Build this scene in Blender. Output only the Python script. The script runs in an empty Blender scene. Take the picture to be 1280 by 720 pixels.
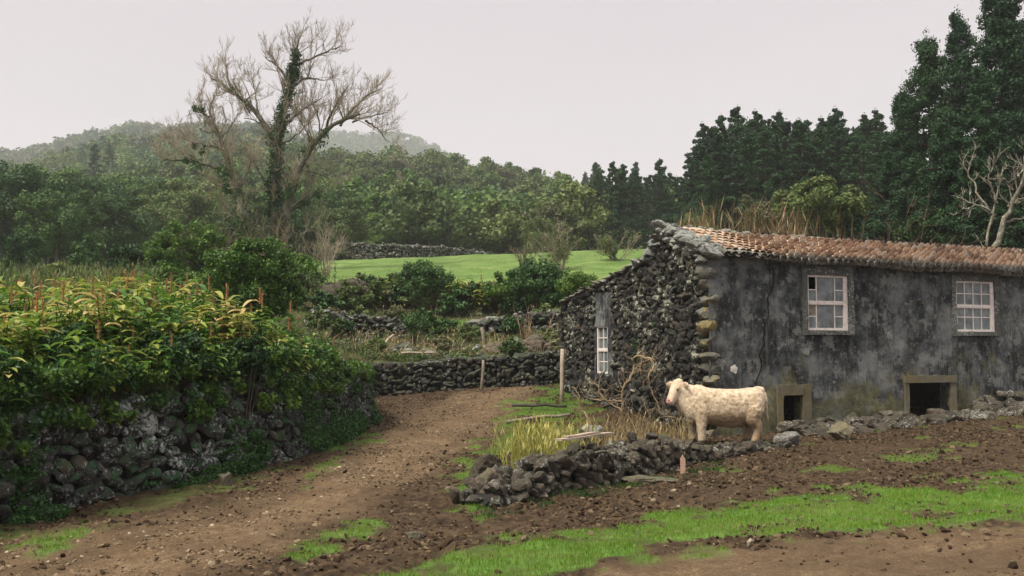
import bpy, math, random
import numpy as np
from mathutils import Vector, Matrix

rng = np.random.default_rng(11)
random.seed(11)
F = 1200.0
PITCH = math.atan(74.0 / 1200.0)
CP, SP = math.cos(PITCH), math.sin(PITCH)
scene = bpy.context.scene
COL = scene.collection

# ------------------------------------------------------------------ projection helpers (camera stands at the origin)
def P(px, py, Y):
    a = (360.0 - py) / F
    k = Y / (CP - a * SP)
    return np.array([k * (px - 640.0) / F, Y, k * (a * CP + SP)])

def proj(X, Y, Z):
    d = Y * CP + Z * SP
    v = -Y * SP + Z * CP
    d = np.maximum(d, 0.05)
    return 640.0 + F * X / d, 360.0 - F * v / d

# ------------------------------------------------------------------ numpy value noise
def _hash(ix, iy, seed):
    n = (ix * 374761393 + iy * 668265263 + seed * 1442695041) & 0xFFFFFFFF
    n = ((n ^ (n >> 13)) * 1274126177) & 0xFFFFFFFF
    return ((n ^ (n >> 16)) & 0xFFFF) / 65535.0

def vnoise(x, y, seed=0):
    x = np.asarray(x, float); y = np.asarray(y, float)
    ix = np.floor(x).astype(np.int64); iy = np.floor(y).astype(np.int64)
    fx = x - ix; fy = y - iy
    fx = fx * fx * (3 - 2 * fx); fy = fy * fy * (3 - 2 * fy)
    a = _hash(ix, iy, seed); b = _hash(ix + 1, iy, seed)
    c = _hash(ix, iy + 1, seed); d = _hash(ix + 1, iy + 1, seed)
    return (a + (b - a) * fx) * (1 - fy) + (c + (d - c) * fx) * fy

def fbm(x, y, seed=0, octs=4):
    s = 0; amp = 0.5; tot = 0
    for k in range(octs):
        s = s + amp * vnoise(x, y, seed + k); tot += amp
        x = x * 2.03 + 11.3; y = y * 2.03 + 5.7; amp *= 0.5
    return s / tot

def sstep(a, b, x):
    t = np.clip((x - a) / (b - a), 0, 1)
    return t * t * (3 - 2 * t)

# ------------------------------------------------------------------ terrain tables
COLS = np.array([0, 160, 320, 480, 640, 800, 960, 1120, 1280], float)
LOW = {
    0:    [-1.95, -1.9, -1.85, -1.8, -1.75, -1.7, -1.65, -1.62, -1.6],
    7:    [-2.1, -2.05, -2.0, -1.92, -1.85, -1.8, -1.77, -1.74, -1.7],
    10:   [-2.2, -2.17, -2.13, -2.07, -2.0, -1.95, -1.9, -1.85, -1.8],
    13:   [-2.25, -2.23, -2.2, -2.17, -2.15, -2.1, -2.02, -1.95, -1.87],
    17:   [-2.15, -2.15, -2.12, -2.12, -2.16, -2.2, -2.15, -2.05, -1.93],
    20:   [-2.1, -2.1, -2.05, -2.02, -2.08, -2.15, -2.17, -2.08, -1.93],
    23.5: [-1.95, -1.95, -1.92, -1.9, -1.93, -2.0, -2.1, -2.0, -1.85],
    27:   [-1.8, -1.8, -1.75, -1.68, -1.62, -1.7, -1.85, -1.85, -1.72],
    30:   [-1.7, -1.65, -1.62, -1.5, -1.28, -1.2, -1.6, -1.6, -1.5],
    33:   [-1.6, -1.55, -1.5, -1.35, -1.1, -1.0, -1.5, -1.5, -1.4],
    900:  [-1.0] * 9,
}
UP = {
    0:    [-0.9] * 9,
    8:    [-0.8] * 9,
    12:   [-0.65, -0.65, -0.6, -0.6, -0.6, -0.6, -0.6, -0.6, -0.6],
    16:   [-0.35, -0.3, -0.4, -0.5, -0.6, -0.6, -0.6, -0.6, -0.6],
    20:   [0.1, 0.15, -0.1, -0.6, -0.7, -0.7, -0.7, -0.7, -0.7],
    25:   [0.55, 0.6, 0.3, -0.75, -0.8, -0.8, -0.8, -0.8, -0.8],
    30.5: [1.0, 1.1, 0.8, -0.5, -0.5, -0.45, -0.5, -0.6, -0.6],
    34:   [1.4, 1.5, 1.2, 0.0, -0.1, 0.0, 0.0, -0.1, -0.2],
    37:   [1.8, 1.9, 1.5, 0.55, 0.55, 0.6, 0.4, 0.3, 0.2],
    39:   [2.1, 2.1, 1.7, 0.88, 0.85, 0.9, 0.7, 0.6, 0.5],
    42:   [2.5, 2.4, 2.0, 1.35, 1.3, 1.4, 1.2, 1.0, 0.9],
    44.3: [2.8, 2.7, 2.4, 1.8, 1.7, 1.8, 1.6, 1.3, 1.2],
    45.6: [3.0, 3.0, 2.9, 2.9, 2.9, 2.9, 2.2, 1.7, 1.6],
    48:   [3.3, 3.3, 3.3, 3.3, 3.3, 3.3, 2.6, 2.0, 2.0],
    60:   [4.4, 4.5, 4.6, 4.9, 5.3, 5.6, 5.0, 4.4, 4.0],
    80:   [6.3, 6.4, 6.9, 7.4, 7.8, 8.2, 7.6, 7.0, 6.6],
    100:  [7.8, 8.0, 8.5, 8.8, 9.3, 9.8, 9.3, 9.0, 8.6],
    120:  [9.5, 10, 10.5, 10.5, 10.5, 11, 11, 11, 10],
    150:  [14, 16, 18, 18, 16, 16, 16, 15, 14],
    250:  [34, 38, 42, 42, 38, 31, 28, 26, 24],
    350:  [56, 62, 64, 55, 49, 44, 36, 32, 30],
    450:  [70, 88, 92, 62, 54, 44, 34, 30, 28],
    600:  [96, 118, 122, 78, 56, 40, 32, 28, 26],
    800:  [158, 178, 181, 104, 60, 40, 32, 28, 26],
    1000: [120, 140, 150, 120, 80, 40, 30, 26, 24],
    1400: [150, 230, 310, 312, 240, 80, 30, 26, 24],
    1700: [100, 150, 230, 220, 150, 60, 25, 20, 20],
    3000: [20] * 9,
}
def _tab(T):
    ys = np.array(sorted(T)); return ys, np.array([T[k] for k in sorted(T)], float)
LOWT, UPT = _tab(LOW), _tab(UP)

def interp(T, X, Y):
    ys, tb = T
    Yc = np.clip(Y, ys[0], ys[-1])
    col = np.clip(640 + F * X / np.maximum(Y, 7.0), 0, 1280)
    iy = np.clip(np.searchsorted(ys, Yc) - 1, 0, len(ys) - 2)
    fy = (Yc - ys[iy]) / (ys[iy + 1] - ys[iy])
    c = np.clip(col / 160.0, 0, 7.9999); ic = c.astype(int); fc = c - ic
    fc = fc * fc * (3 - 2 * fc)
    return (tb[iy, ic] * (1 - fc) + tb[iy, ic + 1] * fc) * (1 - fy) + (tb[iy + 1, ic] * (1 - fc) + tb[iy + 1, ic + 1] * fc) * fy

def hit_low(px, py):
    Ys = np.linspace(4, 45, 2000)
    pts = np.array([P(px, py, y) for y in Ys])
    g = interp(LOWT, pts[:, 0], pts[:, 1])
    i = np.argmax(pts[:, 2] < g)
    return pts[i]

RET = [hit_low(*p)[:2] for p in [(-420, 735), (-160, 690), (0, 655), (100, 633), (200, 611), (300, 590), (360, 576), (420, 553), (462, 528)]]
FARW = [np.array([P(446, 498, 28.6)[0], 28.6]), np.array([P(470, 497, 30.0)[0], 30.0]), np.array([P(560, 490, 30.3)[0], 30.3]), np.array([P(640, 485, 30.6)[0], 30.6]), np.array([P(712, 480, 31.0)[0], 31.0])]
STEP = RET + FARW + [np.array([14.0, 33.0]), np.array([60.0, 45.0])]
STEP = np.array(STEP)
SEGS = [(float(a[0]), float(a[1]), float(b[0] - a[0]), float(b[1] - a[1]), float((b - a) @ (b - a))) for a, b in zip(STEP[:-1], STEP[1:])]

def step_sd(X, Y):
    """signed distance to the terrace edge, positive on the upper side"""
    X = np.asarray(X, float); Y = np.asarray(Y, float)
    if X.size == 1:
        x = float(X.ravel()[0]); y = float(Y.ravel()[0]); bq = 1e9; sg = 1
        for ax, ay, dx_, dy_, l2 in SEGS:
            t = ((x - ax) * dx_ + (y - ay) * dy_) / l2; t = 0 if t < 0 else 1 if t > 1 else t
            ex = x - ax - t * dx_; ey = y - ay - t * dy_; q = math.hypot(ex, ey)
            if q < bq - 1e-9: bq = q; sg = 1 if dx_ * ey - dy_ * ex >= 0 else -1
        return np.full(X.shape, bq * sg)
    best = np.full(X.shape, 1e9); sgn = np.ones(X.shape)
    for a, b in zip(STEP[:-1], STEP[1:]):
        d = b - a; L2 = d @ d
        t = np.clip(((X - a[0]) * d[0] + (Y - a[1]) * d[1]) / L2, 0, 1)
        dx = X - a[0] - t * d[0]; dy = Y - a[1] - t * d[1]
        q = np.hypot(dx, dy)
        cr = d[0] * dy - d[1] * dx
        m = q < best - 1e-9
        best = np.where(m, q, best); sgn = np.where(m, np.sign(cr), sgn)
    return best * sgn

def hbase(X, Y):
    lo = interp(LOWT, X, Y); up = interp(UPT, X, Y)
    s = sstep(0.12, 0.5, step_sd(X, Y))
    return lo * (1 - s) + up * s

def h(X, Y):
    X = np.asarray(X, float); Y = np.asarray(Y, float)
    z = hbase(X, Y)
    far = sstep(110, 260, Y)
    z = z + far * (fbm(X / 60, Y / 60, 3) - 0.5) * 14
    mid = sstep(31, 40, Y) * (1 - far)
    z = z + mid * (fbm(X / 3.0, Y / 3.0, 5) - 0.5) * 0.35
    near = 1 - sstep(30, 36, Y)
    z = z + near * (fbm(X / 1.6, Y / 1.6, 9) - 0.5) * 0.12
    return z

def hs(x, y):
    return float(h(np.array([x]), np.array([y]))[0])

# ------------------------------------------------------------------ mesh building
class G:
    def __init__(self): self.c = []; self.n = 0
    def add(self, V, Fc, mat=0, smooth=False):
        V = np.asarray(V, float).reshape(-1, 3); Fc = np.asarray(Fc, np.int64)
        if len(V) == 0 or len(Fc) == 0: return self
        self.c.append((V, Fc + self.n, mat, smooth)); self.n += len(V)
        return self
    def mesh(self, name, mats):
        me = bpy.data.meshes.new(name)
        V = np.concatenate([c[0] for c in self.c])
        loops = np.concatenate([c[1].ravel() for c in self.c])
        sizes = np.concatenate([np.full(len(c[1]), c[1].shape[1]) for c in self.c])
        mi = np.concatenate([np.full(len(c[1]), c[2]) for c in self.c])
        sm = np.concatenate([np.full(len(c[1]), c[3]) for c in self.c])
        me.vertices.add(len(V)); me.vertices.foreach_set('co', V.ravel().astype(np.float32))
        me.loops.add(len(loops)); me.loops.foreach_set('vertex_index', loops.astype(np.int32))
        me.polygons.add(len(sizes))
        st = np.concatenate([[0], np.cumsum(sizes)[:-1]])
        me.polygons.foreach_set('loop_start', st.astype(np.int32))
        me.polygons.foreach_set('material_index', mi.astype(np.int32))
        me.polygons.foreach_set('use_smooth', sm.astype(bool))
        for m in mats: me.materials.append(m)
        me.update(calc_edges=True); me.validate()
        return me

def obj(name, g, mats, parent=None, loc=None):
    me = g.mesh(name, mats) if isinstance(g, G) else g
    o = bpy.data.objects.new(name, me); COL.objects.link(o)
    if parent is not None: o.parent = parent
    if loc is not None: o.location = loc
    return o

def tag(o, label=None, cat=None, group=None, kind=None):
    if label: o['label'] = label
    if cat: o['category'] = cat
    if group: o['group'] = group
    if kind: o['kind'] = kind
    return o

def empty(name, loc, label, cat, group=None, rz=0):
    o = bpy.data.objects.new(name, None); COL.objects.link(o)
    o.location = loc; o.rotation_euler = (0, 0, rz); o.empty_display_size = 0.3
    return tag(o, label, cat, group)

KIDS = {}
def copy_tree(o, parent=None):
    if parent is None and o.name not in KIDS: KIDS[o.name] = list(o.children)
    c = o.copy(); COL.objects.link(c); c.parent = parent
    if parent is None:
        for ch in KIDS[o.name]: copy_tree(ch, c)
    return c

def nrm(v):
    return v / np.maximum(np.linalg.norm(v, axis=-1, keepdims=True), 1e-9)

def tubes(g, Pt, R, k=6, mat=0, cap=False, smooth=True):
    """Pt (N,n,3) polylines, R (N,n) radii"""
    Pt = np.asarray(Pt, float); R = np.asarray(R, float)
    if Pt.ndim == 2: Pt = Pt[None]; R = R[None]
    if cap:
        Pt = np.concatenate([Pt[:, :1], Pt, Pt[:, -1:]], 1); R = np.concatenate([R[:, :1] * 0.02, R, R[:, -1:] * 0.02], 1)
        T = np.gradient(Pt[:, 1:-1], axis=1); T = np.concatenate([T[:, :1], T, T[:, -1:]], 1)
    else:
        T = np.gradient(Pt, axis=1)
    T = nrm(T)
    mT = np.abs(T).mean(1); ax = np.argmin(mT, 1)
    ref = np.eye(3)[ax][:, None, :]
    A = nrm(np.cross(T, ref)); B = np.cross(T, A)
    th = np.arange(k) * 2 * math.pi / k
    N, n = Pt.shape[:2]
    V = Pt[:, :, None, :] + R[:, :, None, None] * (np.cos(th)[None, None, :, None] * A[:, :, None, :] + np.sin(th)[None, None, :, None] * B[:, :, None, :])
    idx = np.arange(N * n * k).reshape(N, n, k)
    a = idx[:, :-1, :]; b = idx[:, 1:, :]
    Fc = np.stack([a, np.roll(a, -1, 2), np.roll(b, -1, 2), b], -1).reshape(-1, 4)
    g.add(V.reshape(-1, 3), Fc, mat, smooth)

def box(g, c, s, R=None, mat=0):
    c = np.array(c, float); s = np.array(s, float) / 2
    V = np.array([[x, y, z] for x in (-1, 1) for y in (-1, 1) for z in (-1, 1)], float) * s
    if R is not None: V = V @ np.array(R).T
    g.add(V + c, [[0, 1, 3, 2], [4, 6, 7, 5], [0, 4, 5, 1], [2, 3, 7, 6], [0, 2, 6, 4], [1, 5, 7, 3]], mat)

def rotz(a):
    c, s = math.cos(a), math.sin(a)
    return np.array([[c, -s, 0], [s, c, 0], [0, 0, 1]])

def ico(sub):
    import bmesh
    bm = bmesh.new(); bmesh.ops.create_icosphere(bm, subdivisions=sub, radius=1.0)
    V = np.array([v.co[:] for v in bm.verts]); Fc = np.array([[v.index for v in f.verts] for f in bm.faces]); bm.free()
    return V, Fc
ICO1, ICO2, ICO3 = ico(1), ico(2), ico(3)

def make_stones(n, base, planes=11, rough=0.04):
    V, Fc = base; out = []
    for i in range(n):
        N = nrm(rng.normal(size=(planes, 3))); d = rng.uniform(0.58, 1.0, planes)
        dot = V @ N.T
        r = np.min(np.where(dot > 0.05, d / np.maximum(dot, 0.05), 9), axis=1)
        r = np.minimum(r, 1.28) * (1 + rng.normal(0, rough, len(V)))
        out.append(V * r[:, None])
    return out
STN2 = make_stones(16, ICO2, 9, .03); STN3 = make_stones(20, ICO3, 9, 0.018)
STN1 = make_stones(8, ICO1, 8, 0.05)

def stones(g, C, S, lib=STN3, base=None, frame=None, tilt=0.25, mat=0, smooth=False):
    """many stones: centres C (N,3), half sizes S (N,3) in frame axes"""
    Fc = {id(STN3): ICO3[1], id(STN2): ICO2[1], id(STN1): ICO1[1]}[id(lib)]
    C = np.asarray(C, float); S = np.asarray(S, float)
    N = len(C)
    if N == 0: return
    pick = rng.integers(0, len(lib), N)
    L = np.stack(lib)[pick]
    q = rng.normal(size=(N, 4)); q = q / np.linalg.norm(q, axis=1)[:, None]
    # random pre-rotation of the stone shape by axis flips, then scale, then a tilt
    fl = rng.choice([-1, 1], (N, 1, 3)); L = L * fl * S[:, None, :]
    a = rng.normal(0, tilt, N); b = rng.normal(0, tilt, N)
    ca, sa, cb, sb = np.cos(a), np.sin(a), np.cos(b), np.sin(b)
    x, y, z = L[..., 0], L[..., 1], L[..., 2]
    x, z = x * ca[:, None] - z * sa[:, None], x * sa[:, None] + z * ca[:, None]
    y, z = y * cb[:, None] - z * sb[:, None], y * sb[:, None] + z * cb[:, None]
    L = np.stack([x, y, z], -1)
    if frame is not None: L = L @ np.asarray(frame)
    V = (L + C[:, None, :]).reshape(-1, 3)
    nv = len(lib[0])
    FF = (Fc[None] + (np.arange(N) * nv)[:, None, None]).reshape(-1, 3)
    g.add(V, FF, mat, smooth)

def leaves(g, C, A, B, ln, wd, mat=0, fold=0.0):
    """diamond leaves: centre base C, axis A, side B"""
    N = len(C)
    if N == 0: return
    ln = np.asarray(ln).reshape(-1, 1) * np.ones((N, 1)); wd = np.asarray(wd).reshape(-1, 1) * np.ones((N, 1))
    nn = np.cross(A, B)
    V = np.stack([C, C + A * ln * 0.45 + B * wd * 0.5 + nn * fold * wd, C + A * ln, C + A * ln * 0.45 - B * wd * 0.5 + nn * fold * wd], 1).reshape(-1, 3)
    g.add(V, np.arange(N * 4).reshape(N, 4), mat)

def cloud(g, cen, rad, n, size, mat=0, flat=1.0, shell=0.5, out=0.55, aspect=0.6, droop=0.0, clip=None):
    """leaves through the outer part of several ellipsoid clumps; n leaves each"""
    cen = np.asarray(cen, float); rad = np.asarray(rad, float)
    if rad.ndim == 1: rad = np.stack([rad, rad, rad * flat], 1)
    M = len(cen)
    w = rng.normal(size=(M, n, 3)); d = nrm(w)
    r = shell + (1 - shell) * rng.random((M, n, 1)) ** 0.7
    r = r * (1 + 0.25 * rng.normal(size=(M, n, 1)) * 0.6)
    C = cen[:, None, :] + d * r * rad[:, None, :]
    Nn = nrm(d * out + rng.normal(size=d.shape) * (1 - out) * 0.9)
    t = rng.normal(size=d.shape); t[..., 2] -= droop
    A = nrm(t - (t * Nn).sum(-1, keepdims=True) * Nn); B = np.cross(Nn, A)
    s = size * rng.uniform(0.6, 1.35, (M * n, 1))
    C = C.reshape(-1, 3); A = A.reshape(-1, 3); B = B.reshape(-1, 3)
    if clip is not None:
        m = C[:, 2] > clip; C, A, B, s = C[m], A[m], B[m], s[m]
    leaves(g, C - A * s * 0.5, A, B, s, s * aspect, mat, 0.12)

# ------------------------------------------------------------------ materials
def newmat(name):
    m = bpy.data.materials.new(name); m.use_nodes = True
    nt = m.node_tree; nt.nodes.clear()
    out = nt.nodes.new('ShaderNodeOutputMaterial')
    return m, nt, out

def nd(nt, t, **kw):
    n = nt.nodes.new(t)
    for k, v in kw.items():
        if k.startswith('i_'): n.inputs[k[2:].replace('_', ' ')].default_value = v
        else: setattr(n, k, v)
    return n

def noise(nt, vec, scale, detail=4, rough=0.55, dim='3D'):
    n = nd(nt, 'ShaderNodeTexNoise'); n.inputs['Scale'].default_value = scale
    n.inputs['Detail'].default_value = detail; n.inputs['Roughness'].default_value = rough
    if vec is not None: nt.links.new(vec, n.inputs['Vector'])
    return n.outputs[0]

def ramp(nt, fac, stops, interp='LINEAR'):
    r = nd(nt, 'ShaderNodeValToRGB'); r.color_ramp.interpolation = interp
    e = r.color_ramp.elements
    while len(e) > 1: e.remove(e[-1])
    e[0].position = stops[0][0]; e[0].color = col4(stops[0][1])
    for p, c in stops[1:]:
        q = e.new(p); q.color = col4(c)
    nt.links.new(fac, r.inputs[0])
    return r.outputs[0]

def col4(c):
    if isinstance(c, (int, float)): return (c, c, c, 1)
    return (c[0], c[1], c[2], 1)

def mix(nt, fac, a, b, mode='MIX'):
    m = nd(nt, 'ShaderNodeMix', data_type='RGBA', blend_type=mode)
    for s, i in ((fac, 0), (a, 6), (b, 7)):
        if hasattr(s, 'type') and hasattr(s, 'links'): nt.links.new(s, m.inputs[i])
        elif i == 0: m.inputs[0].default_value = s
        else: m.inputs[i].default_value = col4(s)
    return m.outputs[2]

def math_(nt, op, a, b=None):
    m = nd(nt, 'ShaderNodeMath', operation=op)
    for i, s in enumerate((a, b)):
        if s is None: continue
        if hasattr(s, 'links'): nt.links.new(s, m.inputs[i])
        else: m.inputs[i].default_value = s
    return m.outputs[0]

def finish(m, nt, out, colr, rough=0.85, bump=None, bs=0.4, bd=0.02, spec=0.3):
    b = nd(nt, 'ShaderNodeBsdfPrincipled')
    if hasattr(colr, 'links'): nt.links.new(colr, b.inputs['Base Color'])
    else: b.inputs['Base Color'].default_value = col4(colr)
    if hasattr(rough, 'links'): nt.links.new(rough, b.inputs['Roughness'])
    else: b.inputs['Roughness'].default_value = rough
    b.inputs['Specular IOR Level'].default_value = spec
    if bump is not None:
        n = nd(nt, 'ShaderNodeBump'); n.inputs['Strength'].default_value = bs; n.inputs['Distance'].default_value = bd
        nt.links.new(bump, n.inputs['Height']); nt.links.new(n.outputs[0], b.inputs['Normal'])
    nt.links.new(b.outputs[0], out.inputs[0])
    return b

def pos(nt):
    return nd(nt, 'ShaderNodeNewGeometry').outputs['Position']

def rock_mat(name, dark=(.022, .022, .022), mid=(.065, .06, .055), lich=(.34, .35, .32), lich_t=0.60, moss=0.3, mossc=(.03, .055, .018), ls=9.0, warm=(.10, .075, .05)):
    m, nt, out = newmat(name); g = nd(nt, 'ShaderNodeNewGeometry'); p = g.outputs['Position']; ri = g.outputs['Random Per Island']
    base = ramp(nt, noise(nt, p, 6, 5, .65), [(.3, dark), (.7, mid)])
    ric = ramp(nt, ri, [(0, dark), (.45, mid), (.8, tuple(c * 1.5 for c in mid)), (1, warm)])
    c = mix(nt, 0.5, base, ric)
    # lichen crust in patches of its own
    n1 = noise(nt, p, ls * 1.9, 7, .74); n2 = noise(nt, p, 1.3, 2, .5)
    f = ramp(nt, math_(nt, 'ADD', math_(nt, 'MULTIPLY', n1, .75), math_(nt, 'MULTIPLY', n2, .32)), [(lich_t - .015, 0), (lich_t + .035, 1)])
    lc = mix(nt, noise(nt, p, 30, 2), lich, tuple(x * .45 for x in lich))
    c = mix(nt, f, c, lc)
    mo = math_(nt, 'ADD', noise(nt, p, 4.5, 7, .72), math_(nt, 'MULTIPLY', nd_sep(nt, g.outputs['Normal']), .12))
    fm = ramp(nt, mo, [(.62 - moss * .2, 0), (.72 - moss * .2, 1)])
    fm = math_(nt, 'MULTIPLY', fm, min(1, moss * 2))
    c = mix(nt, fm, c, mix(nt, noise(nt, p, 14, 3), mossc, tuple(x * 2.0 for x in mossc)))
    bp = noise(nt, p, 22, 8, .75)
    finish(m, nt, out, c, .92, bp, .6, .025, .2)
    return m

def nd_sep(nt, v):
    s = nd(nt, 'ShaderNodeSeparateXYZ'); nt.links.new(v, s.inputs[0]); return s.outputs[2]

def leaf_mat(name, cols, trans=0.25, rough=0.55, scale=0.35, spec=0.3):
    m, nt, out = newmat(name); g = nd(nt, 'ShaderNodeNewGeometry')
    oi = nd(nt, 'ShaderNodeObjectInfo')
    n = len(cols)
    isl = math_(nt, 'ADD', math_(nt, 'MULTIPLY', g.outputs['Random Per Island'], .55), math_(nt, 'MULTIPLY', noise(nt, g.outputs['Position'], scale, 2), .75))
    isl = math_(nt, 'ADD', isl, math_(nt, 'MULTIPLY', math_(nt, 'SUBTRACT', oi.outputs['Random'], .5), .45))
    isl = math_(nt, 'SUBTRACT', isl, .12)
    c = ramp(nt, isl, [(i / (n - 1), cc) for i, cc in enumerate(cols)])
    b = nd(nt, 'ShaderNodeBsdfPrincipled'); nt.links.new(c, b.inputs['Base Color'])
    b.inputs['Roughness'].default_value = rough; b.inputs['Specular IOR Level'].default_value = spec
    t = nd(nt, 'ShaderNodeBsdfTranslucent'); nt.links.new(c, t.inputs[0])
    mx = nd(nt, 'ShaderNodeMixShader'); mx.inputs[0].default_value = trans
    nt.links.new(b.outputs[0], mx.inputs[1]); nt.links.new(t.outputs[0], mx.inputs[2]); nt.links.new(mx.outputs[0], out.inputs[0])
    return m

def bark_mat(name, a, b_, scale=8, lich=None, lt=.6):
    m, nt, out = newmat(name); p = pos(nt)
    c = ramp(nt, noise(nt, p, scale, 6, .65), [(.3, a), (.7, b_)])
    if lich: c = mix(nt, ramp(nt, noise(nt, p, scale * .6, 4, .6), [(lt - .05, 0), (lt + .06, 1)]), c, lich)
    finish(m, nt, out, c, .9, noise(nt, p, scale * 3, 5, .7), .6, .02, .2)
    return m

M = {}
M['stone'] = rock_mat('basalt_stone', dark=(.016, .016, .015), mid=(.05, .047, .042), lich=(.4, .4, .36))
M['stone_left'] = rock_mat('mossy_basalt', lich_t=.585, moss=.38, dark=(.014, .014, .014), mid=(.040, .040, .038), lich=(.44, .46, .44), mossc=(.018, .05, .016))
M['stone_low'] = rock_mat('brown_basalt', dark=(.020, .017, .014), mid=(.068, .056, .044), lich_t=.60, moss=.17, lich=(.34, .34, .30), mossc=(.03, .045, .02))
M['stone_gable'] = rock_mat('sooty_rubble', dark=(.010, .010, .010), mid=(.034, .032, .030), lich=(.42, .42, .33), lich_t=.595, moss=.15, ls=4.5)
M['stone_verge'] = rock_mat('lichen_stone', dark=(.05, .05, .048), mid=(.15, .15, .14), lich=(.36, .37, .34), lich_t=.52, moss=.2)
M['quoin'] = rock_mat('quoin_stone', dark=(.04, .038, .034), mid=(.12, .118, .105), lich=(.34, .25, .06), lich_t=.60, moss=.15, warm=(.22, .17, .07))
M['stone_far'] = rock_mat('far_rubble', dark=(.03, .03, .03), mid=(.07, .068, .06), lich=(.4, .4, .37), lich_t=.57, moss=.3, ls=4)
M['boulder'] = rock_mat('brown_boulder', dark=(.045, .036, .03), mid=(.13, .105, .085), lich=(.2, .19, .17), lich_t=.66, moss=.25)
M['boulder_dark'] = rock_mat('dark_boulder', dark=(.010, .009, .008), mid=(.036, .031, .026), lich=(.11, .10, .09), lich_t=.62, moss=.2)
m, nt, out = newmat('earth_core'); finish(m, nt, out, ramp(nt, noise(nt, pos(nt), 5, 5), [(.3, (.008, .008, .007)), (.7, (.025, .022, .018))]), .95); M['core'] = m

def roundtrip(name, cols, scale, rough=.85, bs=.3, bd=.01, det=5):
    m, nt, out = newmat(name); p = pos(nt)
    finish(m, nt, out, ramp(nt, noise(nt, p, scale, det, .6), cols), rough, noise(nt, p, scale * 4, 4, .6), bs, bd)
    return m
M['wood'] = roundtrip('grey_wood', [(.3, (.12, .095, .07)), (.7, (.30, .25, .19))], 14)
M['wood_pale'] = roundtrip('pale_wood', [(.3, (.26, .2, .15)), (.7, (.45, .37, .30))], 14)
M['paint'] = roundtrip('pinkish_white_paint', [(.25, (.50, .43, .39)), (.5, (.72, .64, .60)), (.8, (.80, .74, .70))], 9, .6)
m, nt, out = newmat('window_glass'); p = pos(nt)
b = finish(m, nt, out, ramp(nt, noise(nt, p, 3.5, 4, .6), [(.35, (.07, .085, .085)), (.65, (.19, .22, .22))]), .12, noise(nt, p, 2.5, 1), .25, .02, .5); M['glass'] = m
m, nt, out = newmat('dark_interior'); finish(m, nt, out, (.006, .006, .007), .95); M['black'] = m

# foliage palettes (linear reflectance)
M['hill_a'] = leaf_mat('hillside_leaves_green', [(.020, .052, .013), (.045, .10, .022), (.085, .155, .030), (.15, .23, .045)], .2, .6, .08)
M['hill_b'] = leaf_mat('hillside_leaves_olive', [(.032, .06, .018), (.062, .10, .026), (.105, .15, .04), (.17, .21, .065)], .2, .6, .08)
M['hill_c'] = leaf_mat('hillside_leaves_dull', [(.055, .06, .028), (.09, .095, .042), (.14, .14, .065), (.19, .18, .10)], .15, .7, .08)
M['conifer'] = leaf_mat('conifer_sprays', [(.004, .022, .008), (.009, .038, .013), (.018, .06, .018), (.04, .09, .026)], .1, .6, .4)
M['conifer_far'] = leaf_mat('far_conifer_sprays', [(.008, .032, .011), (.016, .052, .017), (.03, .078, .023), (.055, .11, .032)], .1, .6, .2)
M['bush'] = leaf_mat('bush_leaves', [(.014, .044, .008), (.04, .10, .014), (.095, .18, .022), (.19, .27, .04)], .3, .45, .5)
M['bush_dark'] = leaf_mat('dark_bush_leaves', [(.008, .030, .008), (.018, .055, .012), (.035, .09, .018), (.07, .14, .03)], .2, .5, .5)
M['ginger'] = leaf_mat('ginger_leaves', [(.014, .052, .009), (.034, .10, .014), (.075, .17, .02), (.17, .26, .034), (.38, .37, .085), (.52, .38, .17)], .35, .4, .9)
M['spike'] = leaf_mat('ginger_spikes', [(.22, .07, .02), (.34, .13, .035), (.30, .17, .07), (.16, .10, .05)], .1, .6, 2)
M['ivy'] = leaf_mat('ivy_leaves', [(.008, .034, .007), (.020, .065, .012), (.035, .105, .018), (.06, .15, .03)], .2, .45, 1.5)
M['grass'] = leaf_mat('grass_blades', [(.035, .085, .012), (.075, .165, .018), (.14, .27, .026), (.22, .32, .055), (.32, .28, .13)], .35, .5, .8)
M['field_grass'] = leaf_mat('pasture_blades', [(.07, .12, .03), (.10, .16, .04), (.14, .20, .05), (.2, .22, .08)], .3, .6, .3)
M['grass_dull'] = leaf_mat('rough_grass', [(.05, .08, .025), (.09, .13, .035), (.15, .18, .06), (.26, .22, .11)], .3, .6, .8)
M['straw'] = leaf_mat('straw', [(.20, .14, .06), (.32, .24, .11), (.42, .33, .17), (.22, .27, .08)], .2, .6, 2)
M['reed_green'] = leaf_mat('yellow_reeds', [(.14, .19, .035), (.30, .31, .07), (.50, .42, .14), (.58, .44, .22)], .3, .5, 3)
M['tan_reed'] = leaf_mat('tan_reeds', [(.12, .075, .035), (.20, .13, .06), (.27, .19, .10), (.20, .2, .1)], .2, .6, 1)
M['bark_dark'] = bark_mat('bark_dark', (.03, .026, .02), (.08, .07, .055), 5)
M['bark_ivy'] = bark_mat('bark_grey_brown', (.055, .047, .035), (.13, .115, .09), 3, (.17, .17, .13), .6)
M['twig'] = bark_mat('twig_bark', (.20, .165, .12), (.34, .29, .215), 3)
M['twig_brown'] = bark_mat('brown_twig_bark', (.10, .07, .045), (.2, .15, .10), 3)
M['bark_pale'] = bark_mat('lichen_bark', (.10, .09, .065), (.26, .24, .18), 10, (.34, .34, .28), .58)
M['vine'] = bark_mat('vine_bark', (.20, .14, .08), (.38, .29, .18), 12)

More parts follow.
